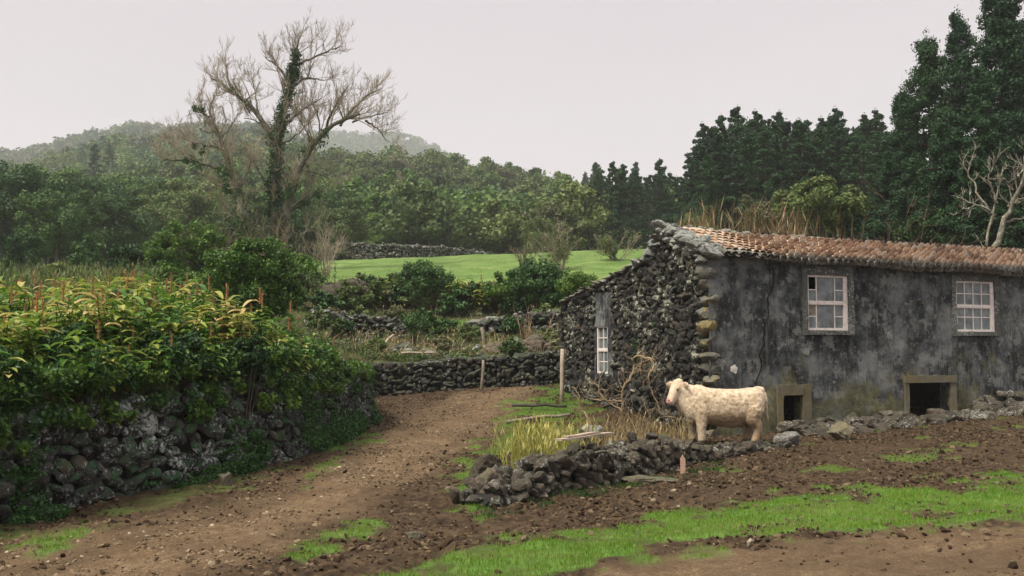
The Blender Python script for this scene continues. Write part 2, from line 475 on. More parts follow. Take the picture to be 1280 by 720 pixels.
# ================================================================== GROUND
def axis(segs):
    out = []
    for a, b_, s0, s1 in segs:
        x = a
        while x < b_ - 1e-6:
            out.append(x); t = (x - a) / (b_ - a); x += s0 + (s1 - s0) * t
    out.append(segs[-1][1]); return np.array(out)
xs = axis([(-1600, -400, 80, 20), (-400, -60, 20, 3), (-60, -13, 3, .3), (-13, 16, .085, .085), (16, 60, .3, 3), (60, 400, 3, 20), (400, 1600, 20, 80)])
ys = axis([(-60, 2, 6, .8), (2, 6, .5, .12), (6, 31.5, .075, .085), (31.5, 60, .1, .5), (60, 130, .5, 2.5), (130, 500, 3, 12), (500, 3000, 12, 120)])
GX, GY = np.meshgrid(xs, ys, indexing='ij')
X = GX.ravel(); Y = GY.ravel()
Z = h(X, Y)
sd = step_sd(X, Y)
PX, PYY = proj(X, np.maximum(Y, .5), Z)

def poly_sd(pts, x, y):
    """signed distance (px) to a polygon, positive inside"""
    pts = np.array(pts, float); best = np.full(x.shape, 1e9); ins = np.zeros(x.shape, bool)
    for a, b_ in zip(pts, np.roll(pts, -1, 0)):
        d = b_ - a; t = np.clip(((x - a[0]) * d[0] + (y - a[1]) * d[1]) / (d @ d), 0, 1)
        best = np.minimum(best, np.hypot(x - a[0] - t * d[0], y - a[1] - t * d[1]))
        c = ((a[1] > y) != (b_[1] > y)) & (x < (b_[0] - a[0]) * (y - a[1]) / (b_[1] - a[1] + 1e-12) + a[0])
        ins ^= c
    return np.where(ins, best, -best)

STRIP = [(380, 745), (450, 716), (520, 702), (640, 678), (760, 658), (880, 640), (1000, 624), (1130, 611), (1290, 602), (1700, 560), (1700, 590), (1290, 648), (1160, 653), (1000, 666), (880, 680), (760, 702), (690, 722), (640, 745)]
PATCH = [(690, 478), (735, 476), (745, 500), (715, 520), (690, 548), (650, 560), (606, 590), (596, 640), (566, 632), (556, 606), (580, 582), (608, 562), (634, 538), (664, 508)]
STREAK = [(360, 690), (430, 664), (492, 652), (480, 662), (420, 682), (372, 700)]
STREAK2 = [(15, 684), (60, 668), (110, 652), (100, 664), (50, 684)]
VERGE = [(380, 592), (425, 562), (466, 532), (474, 545), (430, 575), (385, 602)]
FOOT = [(-20, 668), (120, 640), (300, 600), (380, 585), (380, 592), (300, 610), (120, 652), (-20, 682)]
nz = fbm(X * 2.2, Y * 2.2, 21, 5)
nz2 = fbm(X * .7, Y * .7, 31, 4)
grass = np.zeros_like(X)
near = (Y > 1) & (Y < 33) & (sd < 0.3)
for poly, w, amt in ((STRIP, 9, 1), (PATCH, 14, .72), (STREAK, 6, .8), (STREAK2, 6, .7), (VERGE, 6, .5), (FOOT, 6, .35)):
    q = poly_sd(poly, PX, PYY)
    grass = np.maximum(grass, near * amt * sstep(-w * .6, w, q + (nz - .5) * w * (7 if poly is STRIP else 9)))
grass = np.where(near, np.maximum(grass, sstep(.66, .74, fbm(X * 1.1, Y * 1.1, 77, 5)) * .55 * sstep(8, 14, Y) * (PX > 700)), grass)
grass = grass * np.where(near, .45 + .55 * sstep(.33, .46, fbm(X * 3.1, Y * 3.1, 78, 4)), 1)
upper = (sd > .3)
# rough terraces between the walls
tg = sstep(.42, .60, fbm(X * .8, Y * .8, 41, 4)) * .75 + .15
tg = np.where((Y > 37.5) & (Y < 41), .95, tg)
tg = np.where((Y > 41) & (Y < 44.5), .25, tg)
grass = np.where(upper & (Y < 45), tg, grass)
field = sstep(45.2, 46.5, Y)
grass = np.where(upper, np.maximum(grass, field), grass)
# compacted lighter track
cl = [(668, 470, 24), (640, 492, 36), (600, 515, 48), (540, 548, 50), (450, 598, 55), (340, 650, 62), (200, 700, 90), (60, 750, 120)]
track = np.zeros_like(X)
for (x0, y0, w0), (x1, y1, w1) in zip(cl[:-1], cl[1:]):
    dx, dy = x1 - x0, y1 - y0; t = np.clip(((PX - x0) * dx + (PYY - y0) * dy) / (dx * dx + dy * dy), 0, 1)
    q = np.hypot((PX - x0 - t * dx), (PYY - y0 - t * dy) * 1.5) / (w0 + (w1 - w0) * t)
    track = np.maximum(track, near * sstep(1.25, .35, q + (nz2 - .5) * .9) * (1 - .45 * np.exp(-((q - .5 + (nz - .5) * .3) / .12) ** 2)))
BOT = [(690, 735), (760, 708), (880, 688), (1000, 674), (1160, 661), (1300, 655), (1700, 600), (1700, 900), (600, 900)]
track = np.maximum(track, near * .85 * sstep(-8, 10, poly_sd(BOT, PX, PYY) + (nz - .5) * 25))
# clods: coarse relief of bare soil
bare = (near & (Y > 3)) * (1 - grass) * (1 - track * .72)
rel = (fbm(X * 5.5, Y * 5.5, 51, 4) - .5) * .17 + (fbm(X * 14, Y * 14, 61, 2) - .5) * .05
Z = Z + bare * rel + near * track * ((fbm(X * 4, Y * 4, 81, 3) - .5) * .07 + (fbm(X * 15, Y * 15, 83, 2) - .5) * .045) + near * grass * (fbm(X * 3, Y * 3, 91, 3) - .3) * .06
# slight ruts along the track
Z = Z - near * .035 * sstep(.3, .9, track) * (vnoise(X * .9 + Y * .35, Y * .15, 13) > .55)
nx, ny = GX.shape
I = np.arange(nx * ny).reshape(nx, ny)
FQ = np.stack([I[:-1, :-1], I[1:, :-1], I[1:, 1:], I[:-1, 1:]], -1).reshape(-1, 4)
g = G(); g.add(np.stack([X, Y, Z], 1), FQ, 0, True)
m, nt, out = newmat('ground_soil_and_grass'); p = pos(nt)
def attr(nt, n): return nd(nt, 'ShaderNodeAttribute', attribute_name=n).outputs['Fac']
soil = ramp(nt, noise(nt, p, 9, 8, .7), [(.32, (.011, .007, .004)), (.5, (.038, .024, .013)), (.70, (.115, .075, .042))])
soil = mix(nt, ramp(nt, noise(nt, p, 1.1, 3), [(.4, 0), (.65, 1)]), soil, mix(nt, .45, soil, (.075, .049, .029)))
tan = ramp(nt, noise(nt, p, 7, 9, .72), [(.3, (.075, .047, .026)), (.5, (.15, .10, .057)), (.72, (.25, .18, .11))])
tan = mix(nt, ramp(nt, noise(nt, p, .9, 4), [(.42, 0), (.62, .55)]), tan, (.075, .046, .026))
tan = mix(nt, ramp(nt, noise(nt, p, 38, 5, .7), [(.44, .6), (.56, 0)]), tan, (.07, .044, .024))
tan = mix(nt, ramp(nt, noise(nt, p, 60, 3, .6), [(.64, 0), (.70, .8)]), tan, (.36, .29, .2))
c = mix(nt, attr(nt, 'track'), soil, tan)
gr = ramp(nt, noise(nt, p, 3.5, 7, .7), [(.3, (.05, .10, .018)), (.5, (.085, .165, .028)), (.7, (.13, .20, .05))])
fieldc = ramp(nt, noise(nt, p, .5, 9, .72), [(.34, (.07, .125, .028)), (.5, (.105, .17, .04)), (.64, (.16, .21, .065))])
rough_ = ramp(nt, noise(nt, p, 1.6, 8, .72), [(.3, (.03, .045, .015)), (.45, (.06, .075, .028)), (.58, (.11, .10, .045)), (.7, (.20, .17, .09))])
gr = mix(nt, attr(nt, 'upper'), gr, rough_)
gr = mix(nt, attr(nt, 'field'), gr, fieldc)
c = mix(nt, attr(nt, 'grass'), c, gr)
c = mix(nt, attr(nt, 'wood'), c, (.03, .045, .018))
finish(m, nt, out, c, .95, noise(nt, p, 28, 8, .75), .7, .03, .15)
gm = g.mesh('ground', [m])
woodm = sstep(104, 112, Y)
upm = (upper & ~((Y > 37.5) & (Y < 41))).astype(float)
for nm, a in (('grass', grass), ('track', track), ('field', field), ('upper', upm), ('wood', woodm)):
    at = gm.attributes.new(nm, 'FLOAT', 'POINT'); at.data.foreach_set('value', a.astype(np.float32))
tag(obj('ground', gm, None), 'sloping farm ground of brown churned soil and green grass', 'ground', kind='structure')

# ------------------------------------------------------------------ clods, pebbles and grass on the ground
vis = (PX > -60) & (PX < 1340) & (PYY < 760) & (Y > 4) & (Y < 33)
dens = np.clip(14.0 / np.maximum(Y, 6), .2, 2.3)
def pick(wt, n):
    p_ = wt / wt.sum(); i = rng.choice(len(p_), n, p=p_)
    return i
w = vis * near * np.clip(bare - .35 * track + .004, 0, 1) * (X * 0 + 1) * np.clip(vnoise(X * .8, Y * .8, 17) * 1.5 - .2, .1, 1)
i = pick(w, 52000)
s = np.exp(rng.normal(math.log(.0135), .5, len(i))); s = np.clip(s, .006, .045)
C = np.stack([X[i] + rng.uniform(-.05, .05, len(i)), Y[i] + rng.uniform(-.05, .05, len(i)), Z[i] + s * .1], 1)
g = G(); stones(g, C, np.stack([s * rng.uniform(.8, 1.5, len(i)), s * rng.uniform(.8, 1.3, len(i)), s * rng.uniform(.55, .9, len(i))], 1), STN1, tilt=.5)
m, nt, out = newmat('soil_clod'); gg = nd(nt, 'ShaderNodeNewGeometry')
c = ramp(nt, gg.outputs['Random Per Island'], [(0, (.018, .011, .006)), (.5, (.045, .029, .017)), (.85, (.11, .075, .044)), (.99, (.16, .12, .075)), (1, (.30, .25, .19))])
finish(m, nt, out, c, .95, noise(nt, gg.outputs['Position'], 60, 4), .5, .01, .15)
tag(obj('soil_clods', g, [m]), 'crumbly brown clods and crumbs of soil strewn over the field', 'soil clods', kind='stuff')

w = vis * near * track * (1 - grass) * np.clip(fbm(X * 1.3, Y * 1.3, 19, 3) * 2 - .6, .05, 1)
w = w * (poly_sd(BOT, PX, PYY) < 0); i = pick(w, 7000); s = np.clip(np.exp(rng.normal(math.log(.011), .5, len(i))), .005, .035)
g = G(); stones(g, np.stack([X[i] + rng.uniform(-.05, .05, len(i)), Y[i] + rng.uniform(-.05, .05, len(i)), Z[i] + s * .1], 1), np.stack([s * 1.2, s, s * .6], 1), STN1, tilt=.5)
m, nt, out = newmat('track_crumb'); gg = nd(nt, 'ShaderNodeNewGeometry')
c = ramp(nt, gg.outputs['Random Per Island'], [(0, (.06, .04, .024)), (.4, (.12, .083, .05)), (.8, (.2, .145, .09)), (.98, (.27, .21, .14)), (1, (.4, .35, .28))])
finish(m, nt, out, c, .95, noise(nt, gg.outputs['Position'], 60, 4), .5, .01, .15)
tag(obj('track_crumbs', g, [m]), 'pale crumbs of dry earth and grit scattered on the trodden lane', 'grit', kind='stuff')

def blades(wt, n, hgt, wid, name, mats, label, cat, lean=.35, per=1, jit=.05, zpow=.5, kids=None):
    i = pick(wt, n); N = len(i)
    base = np.stack([X[i] + rng.uniform(-jit, jit, N), Y[i] + rng.uniform(-jit, jit, N), Z[i] - .01], 1)
    a = rng.uniform(0, 2 * math.pi, N); d = np.stack([np.cos(a), np.sin(a), 0 * a], 1)
    hh = hgt * rng.uniform(.4, 1.3, N)[:, None]
    ln = lean * rng.uniform(.1, 1.2, N)[:, None]
    side = np.stack([-np.sin(a + .6), np.cos(a + .6), 0 * a], 1) * wid * rng.uniform(.6, 1.3, N)[:, None]
    midp = base + d * hh * ln * .35 + np.array([0, 0, 1]) * hh * .6
    tip = base + d * hh * ln + np.array([0, 0, 1]) * hh * (1 - .35 * ln)
    V = np.stack([base - side, base + side, midp + side * .7, tip, midp - side * .7], 1).reshape(-1, 3)
    g = G(); g.add(V, np.arange(N * 5).reshape(N, 5), 0)
    return tag(obj(name, g, mats), label, cat, kind='stuff')
blades(vis * near * (grass > .35) * grass, 60000, .055, .0042, 'grass', [M['grass']], 'short fresh green grass growing in strips and patches on the soil', 'grass')
wt = ((PX > 300) & (PX < 900) & upper & (Y < 45) & (Y > 29)) * (grass + .15)
blades(wt, 26000, .16, .011, 'rough_grass', [M['grass_dull']], 'rough olive and straw coloured grass on the terraces above the far wall', 'grass', .9)
wt = ((PX > 330) & (PX < 860) & upper & (Y < 105) & (Y > 45.5)).astype(float)
blades(wt, 14000, .045, .014, 'field_grass', [M['field_grass']], 'bright green pasture grass on the field below the woods', 'grass', .5, jit=.3)

# ================================================================== DRY STONE WALLS
def resample(path, step):
    path = np.asarray(path, float); d = np.linalg.norm(np.diff(path, axis=0), axis=1); L = np.concatenate([[0], np.cumsum(d)])
    n = max(2, int(L[-1] / step)); s = np.linspace(0, L[-1], n)
    return np.stack([np.interp(s, L, path[:, k]) for k in range(path.shape[1])], 1), s

def dry_wall(name, path, hfun, size, thick, mat, label, lib=STN3, two_sided=False, cap=True, batter=.12, zoff=-.15, group=None, cat='stone wall', jitter=.3, core_top=.06, parent=None, sidesign=1, topjit=.12):
    """path: xy points, face looks to the right-hand side of the direction of travel * sidesign"""
    pts, s = resample(path, .15)
    T = nrm(np.gradient(pts, axis=0)); Nn = np.stack([T[:, 1], -T[:, 0]], 1) * sidesign
    L = s[-1]
    zb = h(pts[:, 0] + Nn[:, 0] * .35, pts[:, 1] + Nn[:, 1] * .35) + zoff
    H = np.array([hfun(q / L) for q in s])
    g = G(); CC = []; SS = []
    sides = (1, -1) if two_sided else (1,)
    for sg in sides:
        v = 0.0; vmax = H.max() + .15
        while v < vmax:
            ch = size * rng.uniform(.62, 1.0); u = rng.uniform(0, size)
            while u < L:
                wdt = size * rng.uniform(.5, 1.7) * rng.choice([1, 1, 1, .6, 1.35])
                hh = ch * rng.uniform(.75, 1.3)
                um = u + wdt / 2; i = min(np.searchsorted(s, um), len(s) - 1)
                vv = v + rng.normal(0, size * .22)
                if vv < H[i] - .3 * size + np.clip(rng.normal(0, topjit * size * .7), -size, .35 * size):
                    off = (thick / 2 if two_sided else 0) - batter * vv + rng.normal(0, size * .11)
                    CC.append([pts[i, 0] + Nn[i, 0] * off * sg, pts[i, 1] + Nn[i, 1] * off * sg, zb[i] + vv + ch / 2])
                    SS.append([wdt * .52, size * rng.uniform(.42, .7), hh * .52, math.atan2(T[i, 1], T[i, 0])])
                u += wdt * .93
            v += ch * .86
    if cap:
        u = 0
        while u < L:
            wdt = size * rng.uniform(.7, 1.7); i = min(np.searchsorted(s, u), len(s) - 1)
            if rng.random() < .15: u += wdt; continue
            for k in np.arange(-thick * .45 if two_sided else -thick, thick * .45 if two_sided else .05, size * .95):
                off = k + rng.normal(0, .05)
                CC.append([pts[i, 0] + Nn[i, 0] * off, pts[i, 1] + Nn[i, 1] * off, zb[i] + H[i] - .25 * size + rng.normal(0, size * .15)])
                SS.append([wdt * .58, size * rng.uniform(.45, .7), size * rng.uniform(.3, .6), math.atan2(T[i, 1], T[i, 0]) + rng.normal(0, .4)])
            u += wdt
    CC = np.array(CC); SS = np.array(SS)
    # rotate per stone about z: do by building in bins of angle
    ang = SS[:, 3]; bins = np.round(ang / .12)
    for b_ in np.unique(bins):
        m_ = bins == b_; a = b_ * .12
        fr = np.array([[math.cos(a), math.sin(a), 0], [-math.sin(a), math.cos(a), 0], [0, 0, 1]])
        stones(g, CC[m_], SS[m_, :3], lib, frame=fr, tilt=jitter)
    # earth core behind the faces
    n = len(pts); inn = -size * .25
    if two_sided: o1, o2 = thick / 2 + inn, -thick / 2 - inn
    else: o1, o2 = inn, -thick - .3
    cz = np.maximum(H - core_top - size * .3, .02)
    A = np.stack([pts[:, 0] + Nn[:, 0] * o1, pts[:, 1] + Nn[:, 1] * o1, zb - .3], 1)
    A2 = np.stack([pts[:, 0] + Nn[:, 0] * (o1 - batter * H * (1 if not two_sided else 1)), pts[:, 1] + Nn[:, 1] * (o1 - batter * H), zb + cz], 1)
    B2 = np.stack([pts[:, 0] + Nn[:, 0] * (o2 + (batter * H if two_sided else 0)), pts[:, 1] + Nn[:, 1] * (o2 + (batter * H if two_sided else 0)), zb + cz], 1)
    B = np.stack([pts[:, 0] + Nn[:, 0] * o2, pts[:, 1] + Nn[:, 1] * o2, zb - .3], 1)
    V = np.stack([A, A2, B2, B], 1).reshape(-1, 3); idx = np.arange(n * 4).reshape(n, 4)
    q = []
    for k in range(3): q.append(np.stack([idx[:-1, k], idx[1:, k], idx[1:, k + 1], idx[:-1, k + 1]], -1))
    g.add(V, np.concatenate(q), 1); g.add(V[:4], [[0, 1, 2, 3]], 1); g.add(V[-4:], [[0, 1, 2, 3]], 1)
    o = obj(name, g, [mat, M['core']], parent)
    return tag(o, label, cat, group)

def lerpf(pairs):
    a = np.array(pairs, float); return lambda t: float(np.interp(t, a[:, 0], a[:, 1]))

# big retaining wall on the left: starts out of frame, ends at the lane
ret = np.array(RET[1:] + [FARW[0] * .45 + RET[-1] * .55, FARW[0]])
tops = lerpf([(0, 1.4), (.2, 1.48), (.4, 1.68), (.62, 1.7), (.78, 1.45), (.86, .95), (.93, .75), (1, .9)])
dry_wall('retaining_wall', ret, tops, .21, .5, M['stone_left'], 'tall mossy dry stone retaining wall curving along the lane below the ginger plants', topjit=.6, jitter=.6)
far = np.array(FARW)
dry_wall('dry_stone_wall', far, lerpf([(0, 1.1), (.4, 1.12), (.7, 1.1), (1, 1.2)]), .19, .4, M['stone'], 'low dark dry stone wall closing the top of the earth lane, behind the thin fence stake', lib=STN2, topjit=.5, batter=.08)
# low curved wall in front of the cow
lowp = [hit_low(*q)[:2] for q in [(592, 633), (650, 622), (720, 608), (790, 594), (850, 580), (905, 568), (960, 560)]]
dry_wall('dry_stone_wall', lowp, lerpf([(0, .2), (.06, .4), (.15, .50), (.3, .56), (.55, .54), (.66, .40), (.74, .24), (.86, .17), (1, .12)]), .175, .55, M['stone_low'],
         'low crumbling dry stone wall of brown basalt between the cow and the ploughed soil', two_sided=True, batter=.14, zoff=-.06, topjit=.5, jitter=.35)
# wall stubs on the terraces behind
def upath(lst): return [np.array([P(px, 400, yy)[0], yy]) for px, yy in lst]
dry_wall('dry_stone_wall', upath([(396, 35.0), (440, 35.6), (480, 36.0), (514, 36.2)]), lerpf([(0, .75), (.5, .95), (.85, .8), (1, .3)]), .2, .5, M['stone_far'],
         'short lichen speckled wall on the terrace between the ginger plants and the grass ledge', lib=STN2, two_sided=True, topjit=.6)
dry_wall('dry_stone_wall', upath([(578, 36.5), (610, 36.6), (650, 36.8), (700, 37.0), (730, 37.2)]), lerpf([(0, .3), (.2, .75), (.5, .9), (1, 1.0)]), .2, .5, M['stone_far'],
         'pale topped rubble wall on the terrace left of the stone house', lib=STN2, two_sided=True, topjit=.6)
dry_wall('dry_stone_wall', upath([(400, 44.2), (480, 44.5), (560, 44.7), (640, 44.8), (720, 45)]), lerpf([(0, 1.0), (.4, 1.1), (.7, .9), (1, 1.0)]), .24, .5, M['boulder_dark'],
         'dark overgrown field bank wall under the row of bushes at the pasture edge', lib=STN2, topjit=.6)
dry_wall('dry_stone_wall', upath([(440, 84), (500, 86), (560, 90), (612, 96)]), lerpf([(0, 1.6), (.5, 1.3), (1, .4)]), .32, .7, M['stone_far'],
         'distant grey wall across the far side of the green pasture', lib=STN1, two_sided=True, topjit=.5)

CC = []; SS = []
for _ in range(900):
    px = rng.uniform(385, 730); yy = rng.choice([rng.uniform(31, 34.5), rng.uniform(33, 39), rng.uniform(42, 45)]); x = (px - 640) / F * yy
    if fbm(np.array([x * .5]), np.array([yy * .5]), 66, 3)[0] < .47: continue
    sz = math.exp(rng.normal(math.log(.08), .45)); CC.append([x, yy, hs(x, yy) + sz * .2]); SS.append([sz * 1.2, sz, sz * .75])
g = G(); stones(g, CC, SS, STN2, tilt=.5)
tag(obj('loose_stones', g, [M['stone_far']]), 'loose lichened rubble strewn over the grassy terraces', 'rubble', kind='stuff')
# ================================================================== HOUSE
AL = math.radians(23.5)
Wd = np.array([math.cos(AL), math.sin(AL), 0.0]); Gd = np.array([-math.sin(AL), math.cos(AL), 0.0])
HC = np.array([4.62, 22.6, 0.0])
house = empty('stone_house', (HC[0], HC[1], -2.2), 'old two storey house of black weathered render and rubble stone with an orange tile roof', 'house')
hinv = Matrix.Translation((-HC[0], -HC[1], 2.2))
LEN, DEP = 13.5, 7.55
EAVE, RIDGE, RS = 2.20, 2.98, 1.85
def hp(t, s, z): return HC + Wd * t + Gd * s + np.array([0, 0, z])
HFR = np.stack([Wd, Gd, [0, 0, 1]])   # rows: local axes in world
def hobj(name, g, mats, label=None, parent=None):
    o = obj(name, g, mats, parent or house); o.matrix_parent_inverse = (Matrix.Identity(4) if parent else hinv)
    if label: o['label'] = label
    return o
def hbox(g, t0, t1, s0, s1, z0, z1, mat=0):
    V = np.array([hp(t, s_, z) for t in (t0, t1) for s_ in (s0, s1) for z in (z0, z1)])
    g.add(V, [[0, 1, 3, 2], [4, 6, 7, 5], [0, 4, 5, 1], [2, 3, 7, 6], [0, 2, 6, 4], [1, 5, 7, 3]], mat)

# rendered front wall, a fine grid with the openings cut out
WIN = [(2.95, 4.25, .42, 1.80), (7.98, 9.42, .42, 1.79)]
VENT = (2.12, 2.72, -1.95, -1.17); DOOR = (6.18, 7.62, -2.0, -.93)
OPEN = WIN + [VENT, DOOR]
def cuts(vals, lo, hi, st):
    v = set(np.round(np.arange(lo, hi + 1e-6, st), 4)); vals = [round(x, 4) for x in vals]
    v = [x for x in v if all(abs(x - q) > st * .45 for q in vals)] + vals + [lo, hi]
    return np.array(sorted(set(np.round(v, 4))))
tt = cuts([o[0] for o in OPEN] + [o[1] for o in OPEN], 0.0, LEN, .09)
zz = cuts([o[2] for o in OPEN] + [o[3] for o in OPEN], -2.7, EAVE - .02, .09)
TT, ZZ = np.meshgrid(tt, zz, indexing='ij')
bulge = (fbm(TT * .9, ZZ * .9, 101, 4) - .5) * .10 + (fbm(TT * 5, ZZ * 5, 103, 3) - .5) * .010
for o in OPEN: 
    dd = np.maximum(np.maximum(o[0] - TT, TT - o[1]), np.maximum(o[2] - ZZ, ZZ - o[3])); bulge *= sstep(0, .5, dd)
crk = np.interp(ZZ, [-2.7, -1.4, -.9, -.5, -.2, .1, .5, .8, 1.2, 1.6, 2.2], [1.5, 1.45, 1.38, 1.50, 1.44, 1.62, 1.58, 1.78, 1.72, 1.92, 1.88])
crk = crk + (vnoise(ZZ * 9, ZZ * 0, 5) - .5) * .09
V = (HC + TT[..., None] * Wd - (bulge)[..., None] * Gd + ZZ[..., None] * np.array([0, 0, 1])).reshape(-1, 3)
I = np.arange(TT.size).reshape(TT.shape)
tm = (tt[:-1] + tt[1:]) / 2; zm = (zz[:-1] + zz[1:]) / 2
TM, ZM = np.meshgrid(tm, zm, indexing='ij'); keep = np.ones(TM.shape, bool)
for o in OPEN: keep &= ~((TM > o[0]) & (TM < o[1]) & (ZM > o[2]) & (ZM < o[3]))
q = np.stack([I[:-1, :-1], I[1:, :-1], I[1:, 1:], I[:-1, 1:]], -1)[keep]
g = G(); g.add(V, q, 0, True)
for o in OPEN:   # reveals
    d_ = .30
    for a, b_ in (((o[0], o[2]), (o[0], o[3])), ((o[1], o[3]), (o[1], o[2])), ((o[0], o[3]), (o[1], o[3])), ((o[1], o[2]), (o[0], o[2]))):
        g.add(np.array([hp(a[0], 0, a[1]), hp(b_[0], 0, b_[1]), hp(b_[0], d_, b_[1]), hp(a[0], d_, a[1])]), [[0, 1, 2, 3]], 0)
m, nt, out = newmat('weathered_render'); tc = pos(nt)
mp = nd(nt, 'ShaderNodeMapping'); mp.inputs['Rotation'].default_value = (0, 0, -AL); mp.inputs['Scale'].default_value = (1, 1, 1); nt.links.new(tc, mp.inputs[0])
mv = nd(nt, 'ShaderNodeMapping'); mv.inputs['Rotation'].default_value = (0, 0, -AL); mv.inputs['Scale'].default_value = (1.2, 1.2, .5); nt.links.new(tc, mv.inputs[0])
v1 = mp.outputs[0]; v2 = mv.outputs[0]
c = ramp(nt, noise(nt, v1, 1.1, 10, .68), [(.36, (.010, .010, .011)), (.46, (.026, .029, .031)), (.53, (.07, .076, .079)), (.62, (.16, .168, .165))])
c = mix(nt, ramp(nt, noise(nt, v2, 1.6, 9, .66), [(.53, 0), (.64, .6)]), c, (.14, .148, .15))
c = mix(nt, ramp(nt, noise(nt, v1, 4.5, 12, .80), [(.54, 0), (.62, .7)]), c, (.20, .21, .20))
c = mix(nt, ramp(nt, noise(nt, v1, 22, 6, .75), [(.62, 0), (.68, .8)]), c, (.36, .36, .33))
c = mix(nt, ramp(nt, noise(nt, v1, 1.9, 12, .72), [(.555, 0), (.575, .6)]), c, (.21, .215, .20))
c = mix(nt, ramp(nt, noise(nt, v1, 2.6, 12, .74), [(.60, 0), (.612, .75)]), c, (.012, .012, .012))
ms_ = nd(nt, 'ShaderNodeMapping'); ms_.inputs['Rotation'].default_value = (0, 0, -AL); ms_.inputs['Scale'].default_value = (8, 8, .55); nt.links.new(tc, ms_.inputs[0])
c = mix(nt, ramp(nt, noise(nt, ms_.outputs[0], 1.0, 5, .6), [(.56, 0), (.66, .40)]), c, (.17, .175, .165))
c = mix(nt, ramp(nt, noise(nt, ms_.outputs[0], 1.3, 5, .6), [(.58, 0), (.68, .65)]), c, (.010, .010, .010))
# olive algae in the lower half of the wall
sx = nd(nt, 'ShaderNodeSeparateXYZ'); nt.links.new(tc, sx.inputs[0])
mr = nd(nt, 'ShaderNodeMapRange'); nt.links.new(sx.outputs[2], mr.inputs[0]); mr.inputs[1].default_value = .6; mr.inputs[2].default_value = -1.8; mr.inputs[3].default_value = -.12; mr.inputs[4].default_value = .13
al = ramp(nt, math_(nt, 'ADD', noise(nt, v1, .8, 9, .66), mr.outputs[0]), [(.55, 0), (.64, .85)])
ol = ramp(nt, noise(nt, v1, 4, 6, .7), [(.3, (.045, .045, .02)), (.5, (.10, .095, .045)), (.68, (.21, .19, .10))])
c = mix(nt, al, c, ol)
ye = ramp(nt, noise(nt, v1, 2.3, 6, .7), [(.66, 0), (.72, .7)]); c = mix(nt, ye, c, (.22, .16, .035))
mr2 = nd(nt, 'ShaderNodeMapRange'); nt.links.new(sx.outputs[2], mr2.inputs[0]); mr2.inputs[1].default_value = 1.80; mr2.inputs[2].default_value = 2.1; mr2.inputs[3].default_value = -.15; mr2.inputs[4].default_value = .16
c = mix(nt, ramp(nt, math_(nt, 'ADD', noise(nt, v1, 3, 8, .7), mr2.outputs[0]), [(.52, 0), (.66, .8)]), c, (.13, .132, .12))
finish(m, nt, out, c, .9, noise(nt, v1, 14, 8, .72), .8, .03, .2); M['render'] = m
fw = hobj('front_wall', g, [m], 'blackened lime render with pale streaks and olive algae')
# rear and far end walls, floor of the house
g = G()
hbox(g, .15, LEN, DEP - .5, DEP, -2.7, 1.2); hbox(g, LEN, LEN + .4, 0, DEP, -2.7, 2.0)
hobj('rear_wall', g, [M['stone_gable']])
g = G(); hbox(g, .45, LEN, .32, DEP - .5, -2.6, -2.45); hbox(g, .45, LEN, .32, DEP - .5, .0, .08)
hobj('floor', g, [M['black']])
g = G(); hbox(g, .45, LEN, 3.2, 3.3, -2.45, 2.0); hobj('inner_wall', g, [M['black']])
# crack: a flat black strip on the render, the gap's shade put into its colour
cz_ = np.linspace(-1.95, 1.95, 90)
ct = np.interp(cz_, [-2.7, -1.4, -.9, -.5, -.2, .1, .5, .8, 1.2, 1.6, 2.2], [1.5, 1.45, 1.38, 1.50, 1.44, 1.62, 1.58, 1.78, 1.72, 1.92, 1.88]) + (fbm(cz_ * 5, cz_ * 0, 5) - .5) * .16
wdt = .006 + .022 * fbm(cz_ * 3, cz_ * 0 + 3, 8) * sstep(-2, -1.2, cz_)
bl = np.array([float(x) for x in ((fbm(ct * .9, cz_ * .9, 101, 4) - .5) * .10)])
g = G(); L_ = np.array([hp(a - b_, -c_ - .012, z) for a, b_, c_, z in zip(ct, wdt, bl, cz_)]); R_ = np.array([hp(a + b_, -c_ - .012, z) for a, b_, c_, z in zip(ct, wdt, bl, cz_)])
n = len(cz_); V = np.concatenate([L_, R_]); q = np.array([[k, k + n, k + n + 1, k + 1] for k in range(n - 1)]); g.add(V, q, 0)
hobj('crack', g, [M['black']], 'long jagged crack running down the render')
# bare patches of fallen render near the corner
def patch(g, t, z, r, mat=0):
    k = 14; a = np.arange(k) * 2 * math.pi / k; rr = r * rng.uniform(.6, 1.2, k)
    b_ = float((fbm(np.array([t * .9]), np.array([z * .9]), 101, 4)[0] - .5) * .10)
    V = [hp(t, -b_ - .022, z)] + [hp(t + rr[i] * math.cos(a[i]), -b_ - .014, z + rr[i] * math.sin(a[i])) for i in range(k)]
    g.add(np.array(V), [[0, i + 1, (i + 1) % k + 1] for i in range(k)], mat)
g = G(); patch(g, .72, -.52, .10); hobj('plaster_patch', g, [roundtrip('white_plaster', [(.3, (.45, .42, .38)), (.7, (.7, .66, .6))], 9)], 'small white patch of bare plaster')
M['gp'] = None
for pt_, pz_, pr_ in ((.3, -.42, .17), (2.85, -.1, .12), (5.6, .3, .12)):
  g = G(); patch(g, pt_, pz_, pr_); hobj('plaster_patch', g, [roundtrip('grey_plaster', [(.35, (.11, .115, .11)), (.65, (.28, .28, .26))], 9)], 'grey flaked patches')

